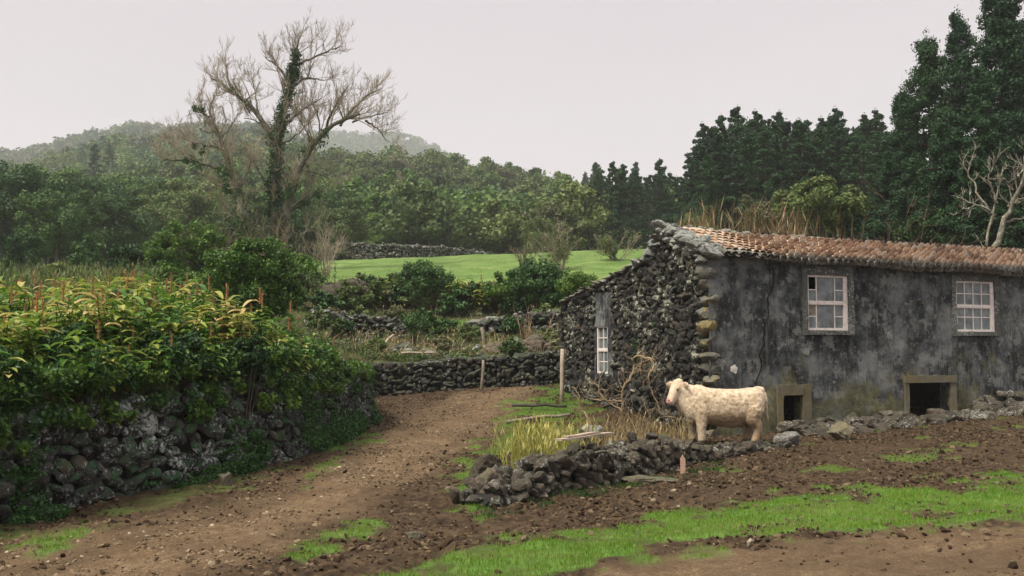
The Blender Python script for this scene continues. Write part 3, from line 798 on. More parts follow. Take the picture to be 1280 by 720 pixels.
# gable wall of rubble
def gz(s_):   # top of the gable wall
    return np.interp(s_, [0, RS, 2.65, 2.75, DEP], [EAVE - .05, RIDGE - .08, 2.33, 2.25, 1.30])
g = G()
GW = (4.72, 5.38, -.75, .60)   # s0,s1,z0,z1 for the narrow window
CC = []; SS = []
z = -2.7
while z < 3.0:
    ch = .17 * rng.uniform(.7, 1.3); s_ = .26
    while s_ < DEP:
        wd_ = .19 * rng.uniform(.5, 1.5); sm_ = s_ + wd_ / 2; zc = z + rng.normal(0, .02)
        if zc < gz(sm_) - .06 and not (GW[0] - .28 < sm_ < GW[1] + .1 and GW[2] - .1 < zc < GW[3] + .95 and True):
            CC.append(hp(-.02 + rng.normal(0, .018), sm_, zc + ch / 2)); SS.append([.12 * rng.uniform(.6, 1.3), wd_ * .60, ch * .66])
        s_ += wd_ * .92
    z += ch * .86
stones(g, CC, SS, STN3, frame=HFR, tilt=.3)
gb = hobj('gable_wall', g, [M['stone_gable']], 'rough gable wall of black lichen streaked rubble stones')
# mortar core with the window hole
g = G()
def core(s0, s1, z0, f1):
    n = max(2, int((s1 - s0) / .2)); ss = np.linspace(s0, s1, n)
    V = []
    for q_ in ss: V += [hp(.045, q_, z0), hp(.045, q_, f1(q_)), hp(.45, q_, f1(q_)), hp(.45, q_, z0)]
    V = np.array(V); idx = np.arange(n * 4).reshape(n, 4)
    g.add(V, np.concatenate([np.stack([idx[:-1, k], idx[1:, k], idx[1:, (k + 1) % 4], idx[:-1, (k + 1) % 4]], -1) for k in range(4)]), 0)
top_ = lambda q_: float(gz(q_)) - .1
core(.03, GW[0], -2.7, top_); core(GW[1], DEP - .05, -2.7, top_); core(GW[0], GW[1], -2.7, lambda q_: GW[2]); core(GW[0], GW[1], GW[3], top_)
hobj('wall_core', g, [M['core']])
# old mortar strip above and beside the narrow window
g = G()
sg = np.linspace(GW[0] - .30, GW[1] + .12, 12); zg = np.linspace(GW[2] - .25, GW[3] + .95, 30); SG, ZG = np.meshgrid(sg, zg, indexing='ij')
q = np.stack([np.arange(360).reshape(12, 30)[:-1, :-1], np.arange(360).reshape(12, 30)[1:, :-1], np.arange(360).reshape(12, 30)[1:, 1:], np.arange(360).reshape(12, 30)[:-1, 1:]], -1)
SM, ZMm = np.meshgrid((sg[:-1] + sg[1:]) / 2, (zg[:-1] + zg[1:]) / 2, indexing='ij')
kk = ~((SM > GW[0] - .02) & (SM < GW[1] + .02) & (ZMm > GW[2]) & (ZMm < GW[3])) & (ZMm < gz(SM) - .15)
V = np.array([hp(-.055 - .03 * float(b_), a, z_) for a, z_, b_ in zip(SG.ravel(), ZG.ravel(), fbm(SG.ravel() * 3, ZG.ravel() * 3, 6))])
g.add(V, q[kk], 0, True); hobj('mortar_strip', g, [M['render']], 'dark smooth mortar round the narrow window')

# corner stones
CC = []; SS = []; z = -2.6; k = 0
while z < EAVE - .25:
    hh = rng.uniform(.26, .40); lg = k % 2
    CC.append(hp(.11, .15 if lg else .20, z + hh / 2)); SS.append([.225 if lg else .20, .23 if lg else .31, hh * .56]); z += hh * 1.0; k += 1
g = G(); stones(g, CC, SS, STN3, frame=HFR, tilt=.05); hobj('corner_stone', g, [M['quoin']], 'stacked corner stones spotted with yellow lichen')

# windows
def hwin(t0, t1, z0, z1, cols, rows_up, rows_lo, label, side='front', special=None):
    """sash window set in the wall: frame part with its sashes, glass as sub-part"""
    def fb(g, a0, a1, d0, d1, b0, b1, mat=0):
        if side == 'front': hbox(g, a0, a1, d0, d1, b0, b1, mat)
        else: hbox(g, d0, d1, a0, a1, b0, b1, mat)
    g = G(); fw_ = .055; D0 = .02 if side == 'front' else -.045
    fb(g, t0, t0 + fw_, D0, D0 + .09, z0, z1); fb(g, t1 - fw_ * (2.3 if side == 'front' else 1), t1, D0, D0 + .09, z0, z1)
    i0, i1 = t0 + fw_, t1 - fw_ * (2.3 if side == 'front' else 1)
    fb(g, i0, i1, D0, D0 + .09, z1 - .05, z1); fb(g, i0, i1, D0, D0 + .09, z0, z0 + .06)
    zmid = z0 + (z1 - z0) * .485
    fb(g, i0, i1, D0 + .012, D0 + .075, zmid - .01, zmid + .07)
    fb(g, i0, i1, D0 + .018, D0 + .06, zmid - .03, zmid - .011)
    mw = .026
    for (a, b_, rows, dd) in ((zmid + .07, z1 - .05, rows_up, .02), (z0 + .06, zmid - .03, rows_lo, .035)):
        for c_ in cols: tcn = i0 + (i1 - i0) * c_; fb(g, tcn - mw / 2, tcn + mw / 2, D0 + dd, D0 + dd + .03, a, b_)
        for r_ in rows:
            zc = a + (b_ - a) * r_[0]
            fb(g, i0 + (i1 - i0) * r_[1], i0 + (i1 - i0) * r_[2], D0 + dd + .004, D0 + dd + .026, zc - mw / 2, zc + mw / 2)
    wo = hobj('window', g, [M['paint']], label)
    gl = G(); hold = special
    if special:   # one pane missing (upper left): glass in pieces
        cx = i0 + (i1 - i0) * cols[0]; zc = zmid + .07 + (z1 - .05 - zmid - .07) * .46
        fb(gl, cx, i1, D0 + .04, D0 + .046, zmid + .03, z1 - .02); fb(gl, i0 - .01, cx, D0 + .04, D0 + .046, zmid + .03, zc)
        fb(gl, i0 - .01, i1, D0 + .05, D0 + .056, z0 + .02, zmid + .02)
    else: fb(gl, i0 - .01, i1 + .01, D0 + .046, D0 + .052, z0 + .02, z1 - .02)
    hobj('glass_pane', gl, [M['glass']], parent=wo)
    if special:
        bo = G(); fb(bo, i0, i0 + (i1 - i0) * cols[0], D0 + .046, D0 + .049, z0 + .06 + (zmid - z0 - .09) * .52, zmid - .03)
        hobj('board', bo, [M['wood']], parent=wo)
    return wo
W0, W1 = WIN
hwin(W0[0], W0[1], W0[2], W0[3], (.24, .76), [(.46, 0, .24), (.46, .76, 1)], [(.5, 0, .24), (.5, .76, 1)], 'sash window with a wide middle pane and one black missing pane', special=True)
hwin(W1[0], W1[1], W1[2], W1[3], (.25, .5, .75), [(.5, 0, 1)], [(.58, 0, 1)], 'sash window with sixteen small panes')
hwin(GW[0], GW[1], GW[2], GW[3], (.5,), [(.5, 0, 1)], [(.5, 0, 1)], 'narrow white sash window in the rubble gable', side='gable')
M['surround'] = rock_mat('surround_stone', dark=(.05, .05, .045), mid=(.085, .088, .08), lich=(.34, .35, .32), lich_t=.57, moss=.1, warm=(.12, .12, .10))
M['surround_y'] = rock_mat('surround_stone_yellow', dark=(.07, .06, .04), mid=(.13, .12, .09), lich=(.24, .17, .05), lich_t=.575, moss=.15, warm=(.2, .13, .04))
def bump_frame(rects, mat, label, name='window_surround'):
    g = G()
    for (t0, t1, z0, z1, pr) in rects:
        nt_, nz_ = max(2, int((t1 - t0) / .07) + 1), max(2, int((z1 - z0) / .07) + 1)
        a = np.linspace(t0, t1, nt_); b_ = np.linspace(z0, z1, nz_); A_, B_ = np.meshgrid(a, b_, indexing='ij')
        d_ = -pr - (fbm(A_ * 4, B_ * 4, 33) - .3) * .03
        A_ = A_ + (vnoise(A_ * 6 + 3, B_ * 6, 7) - .5) * .03 * ((A_ < t0 + .02) | (A_ > t1 - .02)); B_ = B_ + (vnoise(A_ * 6, B_ * 6 + 9, 8) - .5) * .03 * ((B_ > z1 - .01))
        V = HC + A_[..., None] * Wd + d_[..., None] * Gd + B_[..., None] * np.array([0, 0, 1])
        V2 = HC + A_[..., None] * Wd + .06 * Gd + B_[..., None] * np.array([0, 0, 1])
        I_ = np.arange(A_.size).reshape(A_.shape); n_ = A_.size
        q_ = np.stack([I_[:-1, :-1], I_[1:, :-1], I_[1:, 1:], I_[:-1, 1:]], -1).reshape(-1, 4)
        e = []
        for L__ in (I_[:, 0], I_[::-1, -1], I_[0, ::-1], I_[-1, :]):
            e += [[L__[k], L__[k + 1], L__[k + 1] + n_, L__[k] + n_] for k in range(len(L__) - 1)]
        g.add(np.concatenate([V.reshape(-1, 3), V2.reshape(-1, 3)]), np.concatenate([q_, np.array(e)]), 0)
    return hobj(name, g, [mat], label)
for W_ in WIN:
    t0, t1, z0, z1 = W_
    bump_frame([(t0 - .17, t0 - .002, z0 - .12, z1 + .16, .025), (t1 + .002, t1 + .17, z0 - .12, z1 + .16, .022), (t0 - .001, t1 + .001, z1 + .002, z1 + .15, .02), (t0 - .001, t1 + .001, z0 - .11, z0 - .002, .06)], M['surround'], 'grey dressed stone surround')
t0, t1, z0, z1 = VENT
bump_frame([(t0 - .16, t0 - .002, z0 - .2, z1 + .26, .05), (t1 + .002, t1 + .24, z0 - .2, z1 + .26, .05), (t0 - .001, t1 + .001, z1 + .002, z1 + .25, .06)], M['surround_y'], 'ochre lichen stained stone around the small cellar opening', 'opening_surround')
t0, t1, z0, z1 = DOOR
bump_frame([(t0 - .14, t0 - .002, z0 - .2, z1 - .002, .06), (t1 + .002, t1 + .22, z0 - .2, z1 - .002, .06), (t0 - .15, t1 + .23, z1 + .002, z1 + .19, .085)], M['surround_y'], 'stone lintel and jambs of the black cellar doorway', 'doorway_surround')

# roof
m, nt, out = newmat('clay_tile'); gg = nd(nt, 'ShaderNodeNewGeometry'); p = gg.outputs['Position']
c = ramp(nt, gg.outputs['Random Per Island'], [(0, (.15, .10, .07)), (.3, (.34, .22, .145)), (.6, (.45, .30, .20)), (.85, (.52, .39, .28)), (1, (.38, .34, .29))])
c = mix(nt, ramp(nt, noise(nt, p, 7, 6, .7), [(.54, 0), (.68, .6)]), c, (.30, .26, .21))
c = mix(nt, ramp(nt, noise(nt, p, 2.2, 5, .7), [(.60, 0), (.70, .6)]), c, (.13, .11, .085))
finish(m, nt, out, c, .9, noise(nt, p, 25, 6), .5, .01, .2); M['tile'] = m
M['tile_old'] = rock_mat('mossy_tile', dark=(.05, .045, .038), mid=(.14, .12, .10), lich=(.34, .34, .30), lich_t=.54, moss=.25)
def tile_slope(g, A0, along, down, nrm_, L, W, mat=0, sp=.205, rl=.36, jit=.012, sag=None, r0=.095):
    """half round tiles: columns spaced along, rows laid down the slope"""
    ncol = int(L / sp); nrow = int(W / (rl * .8)) + 1
    k = 6; th = np.linspace(0, math.pi, k)
    for c_ in range(ncol):
        for r_ in range(nrow):
            u = c_ * sp + sp / 2 + rng.normal(0, jit); d0 = r_ * rl * .8 + rng.normal(0, .015); d1 = min(d0 + rl, W + .06)
            if d0 > W - .05: continue
            tl = rng.normal(0, .02); lift = .045 - .0
            for pan in (0, 1):
                uu = u + (sp / 2 if pan else 0); sgn = -1 if pan else 1; base = .055 if pan else .05
                rr0 = r0 * .88; rr1 = r0 * 1.08
                V = []
                for (dd, rr, li) in ((d0, rr0, .0), (d1, rr1, .028)):
                    for a in th:
                        sgz = 0 if sag is None else sag(uu)
                        V.append(A0 + along * (uu + rr * math.cos(a) + tl * (dd - d0)) + down * dd + nrm_ * (base + li + sgn * rr * math.sin(a) * .75) + np.array([0, 0, sgz]))
                # thickness lip
                for a in th:
                    V.append(A0 + along * (uu + (rr1 - .014) * math.cos(a)) + down * d1 + nrm_ * (base + .028 + sgn * (rr1 - .014) * math.sin(a) * .75 - .004))
                I_ = np.arange(3 * k).reshape(3, k)
                q_ = np.concatenate([np.stack([I_[j, :-1], I_[j, 1:], I_[j + 1, 1:], I_[j + 1, :-1]], -1) for j in (0, 1)])
                g.add(np.array(V), q_, mat, True)
SAG = lambda u: -.07 * math.sin(max(0, min(1, u / 13)) * math.pi) + .03 * math.sin(u * 1.7) - .013 * u
fr0 = hp(-.12, RS, RIDGE); dn = nrm(-Gd * (RS + .18) + np.array([0, 0, -(RIDGE - EAVE + .04)])); nr = np.cross(Wd, -dn); nr = nr if nr[2] > 0 else -nr
WF = math.hypot(RS + .18, RIDGE - EAVE + .04)
g = G(); tile_slope(g, fr0, Wd, dn, nr, LEN + .4, WF - .28, sag=SAG)
roof = hobj('roof', g, [M['tile']], 'faded orange clay tile roof')
g = G(); tile_slope(g, fr0 + dn * (WF - .30) - nr * .02, Wd, dn, nr, LEN + .4, .26, sag=SAG, sp=.21, jit=.02)
stn = [hp(rng.uniform(0, LEN), -.1 + rng.uniform(0, .3), 0) for _ in range(110)]
CC = []; SS = []
for _ in range(36):
    u = rng.uniform(0, LEN + .2); w_ = rng.uniform(0, .2); CC.append(fr0 + Wd * u + dn * (WF - w_) + nr * rng.uniform(.06, .11) + np.array([0, 0, SAG(u)])); SS.append([rng.uniform(.04, .10), .06, .04])
stones(g, CC, SS, STN2, frame=HFR)
hobj('eave_tile', g, [M['tile_old']], 'grey mossy eave tiles', parent=None)
g = G(); CC = []; SS = []
u = -.1
while u < LEN + .2:
    l_ = rng.uniform(.12, .3); CC.append(hp(u + l_ / 2, RS + rng.normal(0, .03), RIDGE + .075 + rng.normal(0, .018) + SAG(u))); SS.append([l_ * .6, .12, rng.uniform(.05, .085)]); u += l_ * .9
stones(g, CC, SS, STN2, frame=HFR, tilt=.15)
hobj('ridge_capping', g, [M['tile_old']], 'lumpy grey ridge capping')
g = G(); tile_slope(g, hp(0, RS, RIDGE), Wd, nrm(Gd * .9 + np.array([0, 0, -.62])), nrm(Gd * .62 + np.array([0, 0, .9])), LEN, 1.05, sp=.25)
dl = nrm(Gd * (DEP - 2.6) + np.array([0, 0, 1.36 - 2.33])); tile_slope(g, hp(-.1, 2.62, 2.28), Wd, dl, nrm(np.cross(Wd, dl)), LEN, 5.0, sp=.25, rl=.5)
hobj('lean_to_roof', g, [M['tile_old']], 'grey lichened tiles of the rear roof')
# roof boards so that no sky shows through from inside
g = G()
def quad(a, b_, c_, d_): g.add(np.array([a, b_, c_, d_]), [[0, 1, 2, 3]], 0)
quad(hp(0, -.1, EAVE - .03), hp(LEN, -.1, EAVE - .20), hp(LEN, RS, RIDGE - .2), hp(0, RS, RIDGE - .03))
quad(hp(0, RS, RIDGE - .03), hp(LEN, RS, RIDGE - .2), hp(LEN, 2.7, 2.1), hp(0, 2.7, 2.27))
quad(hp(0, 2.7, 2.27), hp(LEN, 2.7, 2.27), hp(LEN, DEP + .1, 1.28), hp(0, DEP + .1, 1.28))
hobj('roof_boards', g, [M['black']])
# verge stones along the gable top
CC = []; SS = []
def verge(s0, z0, s1, z1, sz, n, sd_=.05):
    for k in range(n):
        f = (k + .5) / n; CC.append(hp(rng.normal(-.02, .05), s0 + (s1 - s0) * f, z0 + (z1 - z0) * f + rng.normal(0, sd_ * .4))); q_ = sz * rng.uniform(.75, 1.3); SS.append([q_ * 1.3, q_, q_ * .62])
verge(-.15, EAVE + .06, RS, RIDGE + .06, .17, 18, .06)
CC2 = len(CC); verge(-.12, EAVE + .10, RS, RIDGE + .08, .13, 15, .05)
for q_ in range(CC2, len(CC)): CC[q_] = CC[q_] + Wd * .26
verge(.3, EAVE - .02, RS, RIDGE - .1, .15, 12); verge(RS - .05, RIDGE - .02, 2.6, 2.38, .14, 9); verge(.0, EAVE - .15, RS, RIDGE - .18, .15, 12); verge(RS, RIDGE - .2, 2.6, 2.2, .15, 6)
verge(2.6, 2.32, 3.4, 2.12, .13, 6)
g = G(); stones(g, CC, SS, STN3, frame=HFR, tilt=.3)
hobj('verge_stone', g, [M['stone_verge']], 'pale lichened stones capping the gable')
CC = []; SS = []
verge(2.9, 2.24, DEP + .12, 1.36, .10, 44, .03)
g = G(); SS = [[a * 1.2, b_, c_ * .55] for a, b_, c_ in SS]; stones(g, CC, SS, STN2, frame=HFR, tilt=.2)
hobj('verge_tile', g, [M['tile_old']], 'thin grey tile edge of the lean-to')

# rubble along the foot of the front wall
CC = []; SS = []
for _ in range(330):
    t = rng.uniform(2.0, 13.2); off = -rng.uniform(.08, 1.0) ** 1.1; q_ = hp(t, off, 0); zz_ = hs(q_[0], q_[1])
    top = np.interp(t, [2, 5, 5.8, 7.8, 9, 13], [.2, .32, .18, .2, .5, .65]) * (1 - abs(off) / 1.15)
    sz = rng.uniform(.07, .19) * (1.0 if t < 9 else 1.1)
    CC.append([q_[0], q_[1], zz_ + rng.uniform(0, max(top, .02))]); SS.append([sz * 1.25, sz, sz * .75])
g = G(); stones(g, CC, SS, STN3, tilt=.4)
tag(obj('rubble_footing', g, [M['stone_low']]), 'line of tumbled lichened stones heaped against the foot of the rendered house wall', 'stone heap')
def rock(name, px, py, Yd, wpx, hpx, mat, label, cat='boulder', dy=.8, seed=None, sink=.2, group=None, lib=ICO3, rz=0.0):
    """a single boulder centred at photo column px with base near the ground at depth Yd"""
    w_ = wpx / F * Yd / 2; h_ = hpx / F * Yd
    V, Fc = ico(5); N = nrm(rng.normal(size=(9, 3))); d = rng.uniform(.5, .95, 9); dot = V @ N.T
    r = np.min(np.where(dot > .05, d / np.maximum(dot, .05), 9), axis=1); r = np.minimum(r, 1.12)
    r = r * (1 + (fbm(V[:, 0] * 2.5 + px, V[:, 1] * 2.5 + V[:, 2] * 2.2, 7, 5) - .5) * .5)
    V = V * r[:, None]; V = V * (1 + (fbm(V[:, 0] * 7 + V[:, 1] * 3, V[:, 2] * 7 - V[:, 1] * 4 + px, 17, 4)[:, None] - .5) * .22 + (fbm(V[:, 0] * 19 + V[:, 1] * 9, V[:, 2] * 19 - V[:, 1] * 11 + px, 27, 3)[:, None] - .5) * .13) * np.array([w_ * 1.2, w_ * dy, h_ * .60]) * 1.1
    V = V @ rotz(rz).T
    x = (px - 640) / F * Yd; z_ = hs(x, Yd)
    g = G(); g.add(V, Fc, 0, True)
    return tag(obj(name, g, [mat], loc=(x, Yd, z_ + h_ * .38)), label, cat, group)
rock('boulder', 428, 360, 42.5, 50, 44, M['boulder_dark'], 'huge dark brown boulder standing in front of the pasture')
rock('boulder', 662, 430, 33.2, 32, 20, M['boulder'], 'rounded brown boulder beside the short leaning stake')
rock('boulder', 622, 430, 33.0, 24, 15, M['boulder'], 'smaller brown boulder between the leaning stake and its bigger neighbour')
rock('boulder', 692, 430, 32.6, 22, 13, M['boulder'], 'low flat brown boulder next to the corner of the gable wall')
rock('boulder', 612, 410, 37.5, 48, 20, M['stone_verge'], 'broad grey lichened rock on top of the terrace rubble', dy=.6)
rock('boulder', 612, 585, 15.6, 44, 34, M['boulder_dark'], 'black jagged rock leaning at the left end of the low wall', dy=.7, rz=.5)
rock('boulder', 606, 628, 13.6, 34, 34, M['boulder'], 'brown rounded stone at the foot of the low wall end', dy=.9)
rock('boulder', 737, 530, 20.5, 30, 26, M['stone_verge'], 'pale lichened rock under the twisted vine')
rock('boulder', 700, 540, 19.5, 50, 30, M['boulder_dark'], 'dark rock behind the low wall beside the yellow reeds')
rock('boulder', 978, 555, 20.6, 30, 20, M['stone_verge'], 'grey rounded rock just behind the hind foot of the cow')
rock('boulder', 1050, 545, 21.8, 28, 22, M['quoin'], 'yellowish squared rock lying below the wall between cellar opening and doorway')
rock('boulder', 812, 606, 15.6, 60, 9, M['boulder'], 'flat tan rock half buried in the ploughed soil', dy=.5)
rock('boulder', 520, 684, 10.6, 20, 9, M['boulder'], 'small stone in the soil above the grass strip', dy=.8)
rock('boulder', 285, 607, 15.2, 14, 20, M['boulder'], 'small upright stone at the foot of the retaining wall')

# ================================================================== VEGETATION
def grow(P0, D0, L, R, depth, out, upb=.25, spread=.6, nseg=4, kids=(5, 9), ratio=.55, gn=.25, z_l=None, rmin=.008):
    """recursive bare branch: collects polylines (nseg+1 points) and radii"""
    pts = [P0]; d = D0 / np.linalg.norm(D0); seg = L / nseg
    for k in range(nseg):
        d = d + rng.normal(0, gn, 3) + np.array([0, 0, upb * .35]); d /= np.linalg.norm(d); pts.append(pts[-1] + d * seg)
    r = np.linspace(R, max(R * .35, rmin * .6), nseg + 1)
    out.append((np.array(pts), r, depth))
    if depth <= 0: return
    n = rng.integers(*kids)
    for _ in range(n):
        f = rng.uniform(.15, 1.0) * nseg; k = min(int(f), nseg - 1); q = pts[k] + (pts[k + 1] - pts[k]) * (f - k)
        dd = pts[k + 1] - pts[k]; dd = dd / np.linalg.norm(dd)
        nd_ = dd + rng.normal(0, spread, 3) + np.array([0, 0, upb])
        grow(q, nd_, L * ratio * rng.uniform(.6, 1.15), max(r[k] * .5, rmin), depth - 1, out, upb, spread, nseg, kids, ratio, gn, rmin=rmin)

def add_lines(g, lines, mat_thick=0, mat_thin=1, thin=.03, sides=6):
    by = {}
    for p_, r_, d_ in lines: by.setdefault((len(p_), r_[0] > thin), []).append((p_, r_))
    for (n, th), L in by.items():
        tubes(g, np.array([a for a, _ in L]), np.array([b_ for _, b_ in L]), sides if th else 3, mat_thick if th else mat_thin, smooth=True)

def traced(pxs, Yd, dz=0.0, base=None, wob=0.0):
    """polyline traced in the photo at a depth, with some depth wander"""
    n = len(pxs); w = np.cumsum(rng.normal(0, wob, n)) if wob else np.zeros(n)
    return np.array([P(a, b_, Yd + w[i]) for i, (a, b_) in enumerate(pxs)])

def smooth_line(p_, r0, r1, n=None):
    p_ = np.asarray(p_); d = np.linalg.norm(np.diff(p_, axis=0), axis=1); L = np.concatenate([[0], np.cumsum(d)])
    n = n or max(4, len(p_) * 3); s = np.linspace(0, L[-1], n)
    # catmull-rom style smoothing by averaging
    q = np.stack([np.interp(s, L, p_[:, k]) for k in range(3)], 1)
    for _ in range(2): q[1:-1] = (q[:-2] + 2 * q[1:-1] + q[2:]) / 4
    return q, np.linspace(r0, r1, n)

# --- big ivy-clad bare tree
YT = 60.0
limbs = [  # (points, r0, r1)
    ([(344, 322), (343, 290), (342, 231), (347, 178), (351, 151), (355, 124), (364, 102)], 0.344, 0.165),
    ([(364, 102), (367, 88), (371, 72), (377, 56)], 0.164, 0.038),
    ([(345, 175), (338, 164), (322, 142), (309, 129), (291, 113), (269, 102)], 0.213, 0.045),
    ([(291, 113), (282, 95), (280, 80)], 0.082, 0.030),
    ([(362, 105), (349, 84), (331, 71)], 0.115, 0.030),
    ([(362, 110), (384, 100), (411, 107)], 0.107, 0.030),
    ([(368, 84), (385, 75), (402, 69), (429, 58)], 0.098, 0.022),
    ([(368, 85), (370, 70), (364, 60)], 0.066, 0.022),
    ([(353, 160), (375, 140), (402, 124)], 0.098, 0.030),
    ([(346, 185), (370, 172), (385, 160)], 0.074, 0.022),
    ([(322, 142), (318, 120), (312, 100)], 0.074, 0.022),
    ([(335, 162), (318, 150), (305, 148)], 0.057, 0.022),
    ([(356, 322), (358, 270), (362, 245), (375, 213), (393, 187), (407, 169), (429, 155), (455, 151)], 0.344, 0.090),
    ([(455, 151), (473, 160), (484, 178)], 0.082, 0.022),
    ([(405, 172), (412, 150), (420, 133), (438, 111)], 0.107, 0.030),
    ([(425, 157), (440, 140), (455, 124), (480, 112)], 0.098, 0.022),
    ([(440, 153), (460, 145), (484, 140)], 0.066, 0.022),
    ([(393, 187), (388, 170), (380, 155)], 0.066, 0.022),
    ([(400, 178), (400, 155), (398, 140)], 0.066, 0.022),
    ([(376, 213), (395, 216), (412, 224)], 0.074, 0.022),
    ([(360, 265), (390, 245), (410, 228)], 0.082, 0.022),
    ([(352, 310), (385, 285), (405, 298), (425, 315)], 0.082, 0.030),
    ([(342, 240), (325, 215), (318, 200)], 0.074, 0.022),
]
def bare_tree(limbs, Yd, label, cat, ivy, name='bare_tree', twigL=(1.2, 2.2), depthl=2, mats=('bark_ivy', 'twig'), dens=2.5, wob=.35, group=None, rmin=.009, upb=.28, spread=.5):
    base = traced(limbs[0][0][:1], Yd)[0]
    x, y = base[0], base[1]; z0 = hs(x, y)
    t = empty(name, (x, y, z0), label, cat, group)
    g = G(); lines = []; polys = []
    for k, (pp, r0, r1) in enumerate(limbs):
        tr = traced(pp, Yd); tr[:, 1] += np.linspace(0, 1, len(tr)) ** 1.2 * rng.normal(0, 1.0 if k else .2) * len(tr) * wob * .6
        if k == 0 or pp[0][1] > 315: tr = np.concatenate([[[tr[0, 0], tr[0, 1], z0 - .4]], tr])
        q, r = smooth_line(tr, r0, r1, 14); q = q + rng.normal(0, .04, q.shape) * np.minimum(1, r[:, None] * 6 + .4); polys.append((q, r))
        if k == 0 or pp[0][1] > 315: r[:2] *= [1.7, 1.25]
        tubes(g, q, r, 9, 0)
    tk = obj('trunk', g, [M[mats[0]]], t)
    g = G()
    for q, r in polys:
        L = np.linalg.norm(np.diff(q, axis=0), axis=1).sum()
        n = int(L * dens) + 4
        for _ in range(n):
            f = rng.uniform(.25, 1.0) ** .8 * 13; k = min(int(f), 12); c = q[k] + (q[k + 1] - q[k]) * (f - k)
            if r[k] > .32: continue
            dd = q[k + 1] - q[k]; dd /= np.linalg.norm(dd)
            d = dd * .8 + rng.normal(0, .62, 3) + np.array([0, 0, upb + .1])
            grow(c, d, rng.uniform(*twigL) * (.6 + .4 * min(1, r[k] / .1)), max(min(r[k] * .45, .05), rmin), depthl, lines, upb, spread, 4, (4, 8), .55, .16, rmin=rmin)
    add_lines(g, lines, 0, 0, .03, 5)
    tw = obj('branches', g, [M[mats[1]]], t)
    if ivy:
        g = G(); CC = []; RR = []
        for (q, r), amt in zip(polys, ivy):
            n = int(amt * 30)
            for _ in range(n):
                f = rng.uniform(0, 12.9) * (1 if amt > 1 else .8); k = int(f); c = q[k] + (q[k + 1] - q[k]) * (f - k) + rng.normal(0, .16, 3)
                CC.append(c); RR.append((r[k] * 1.3 + .16) * rng.uniform(.6, 1.3))
        cloud(g, CC, np.array(RR), 60, .15, 0, 1.25, .3, .5, .8)
        obj('ivy', g, [M['bush_dark']], t)
    for o in t.children: o.matrix_parent_inverse = Matrix.Translation((-x, -y, -z0))
    return t
bare_tree(limbs, YT, 'tall bare tree with an ivy wrapped trunk spreading against the pale sky', 'tree', [4.2, .7, .1, 0, 0, 0, 0, 0, 0, 0, 0, 0, .7, 0, 0, 0, 0, 0, 0, 0, .2, .1, .2])
limbs2 = [
    ([(312, 318), (308, 285), (302, 258), (291, 222), (280, 187), (271, 164), (262, 147)], .34, .08),
    ([(262, 147), (252, 140), (240, 132)], .08, .03), ([(262, 147), (262, 130), (268, 118)], .07, .03),
    ([(290, 220), (264, 207), (238, 202), (207, 200)], .15, .05), ([(207, 200), (196, 194), (190, 180)], .06, .03),
    ([(280, 187), (262, 180), (240, 178), (225, 170)], .09, .03), ([(271, 164), (258, 165), (246, 158)], .07, .03),
    ([(300, 250), (285, 235), (262, 228)], .09, .03), ([(306, 285), (285, 262), (268, 250)], .08, .03),
    ([(275, 175), (284, 160), (288, 145)], .07, .03), ([(240, 202), (225, 188), (212, 178)], .06, .03),
    ([(296, 240), (310, 215), (314, 200)], .07, .03),
]
bare_tree(limbs2, 57.0, 'leaning bare tree with long low branches just left of the ivy wrapped tree', 'tree', [1.0, .1, 0, .2, 0, .1, 0, .1, 0, 0, 0, 0], twigL=(1.1, 2.1), dens=2.4)

# gnarled pale tree right behind the house
limbs3 = [
    ([(1231, 312), (1235, 285), (1240, 266), (1246, 256), (1252, 238), (1250, 222), (1256, 208)], 0.095, 0.021),
    ([(1240, 266), (1228, 258), (1214, 254), (1200, 244)], 0.048, 0.012), ([(1238, 268), (1230, 250), (1222, 238), (1226, 226), (1216, 218), (1220, 202), (1226, 196)], 0.048, 0.012),
    ([(1243, 312), (1251, 280), (1260, 258), (1266, 240), (1271, 222), (1266, 205), (1264, 190)], 0.109, 0.024),
    ([(1271, 222), (1280, 208), (1276, 192), (1284, 184)], 0.048, 0.012), ([(1260, 258), (1275, 248), (1288, 250)], 0.054, 0.018),
    ([(1252, 280), (1268, 275), (1288, 270)], 0.054, 0.018), ([(1246, 254), (1240, 236), (1234, 222), (1240, 208)], 0.041, 0.012), ([(1220, 256), (1208, 262), (1196, 258)], 0.027, 0.009),
    ([(1266, 238), (1256, 228), (1244, 224)], 0.034, 0.012),
]
bare_tree(limbs3, 34.0, 'gnarled dead tree with pale lichened limbs behind the right end of the roof', 'tree', None, twigL=(.5, 1.1), depthl=1, mats=('bark_pale', 'bark_pale'), dens=1.2, wob=.12, rmin=.012)

def twiggy(name, px, pyb, Yd, hpx, spread, n, mat, label, cat='shrub', group=None, leafm=None, depthl=2, r=.035, zbase=None, nleaf=8, lsz=.09, upb=.25):
    x = (px - 640) / F * Yd; z0 = hs(x, Yd) if zbase is None else zbase
    H = hpx / F * Yd
    t = empty(name, (x, Yd, z0), label, cat, group)
    lines = []
    for _ in range(n):
        a = rng.uniform(0, 2 * math.pi); d = np.array([math.cos(a) * spread, math.sin(a) * spread, 1.0])
        grow(np.array([rng.normal(0, .12), rng.normal(0, .12), -.05]), d, H * rng.uniform(.45, .8), r, depthl, lines, upb, .5, 4, (3, 6), .5, .16, rmin=.35 * r)
    g = G(); add_lines(g, lines, 0, 0, r * .5, 5); obj('stems', g, [M[mat]], t)
    if leafm:
        C = np.array([l[0][-1] for l in lines if l[2] == 0]); g = G(); cloud(g, C, np.full(len(C), .14 * H), nleaf, lsz, 0, .8, .1, .3, .6); obj('foliage', g, [M[leafm]], t)
    return t

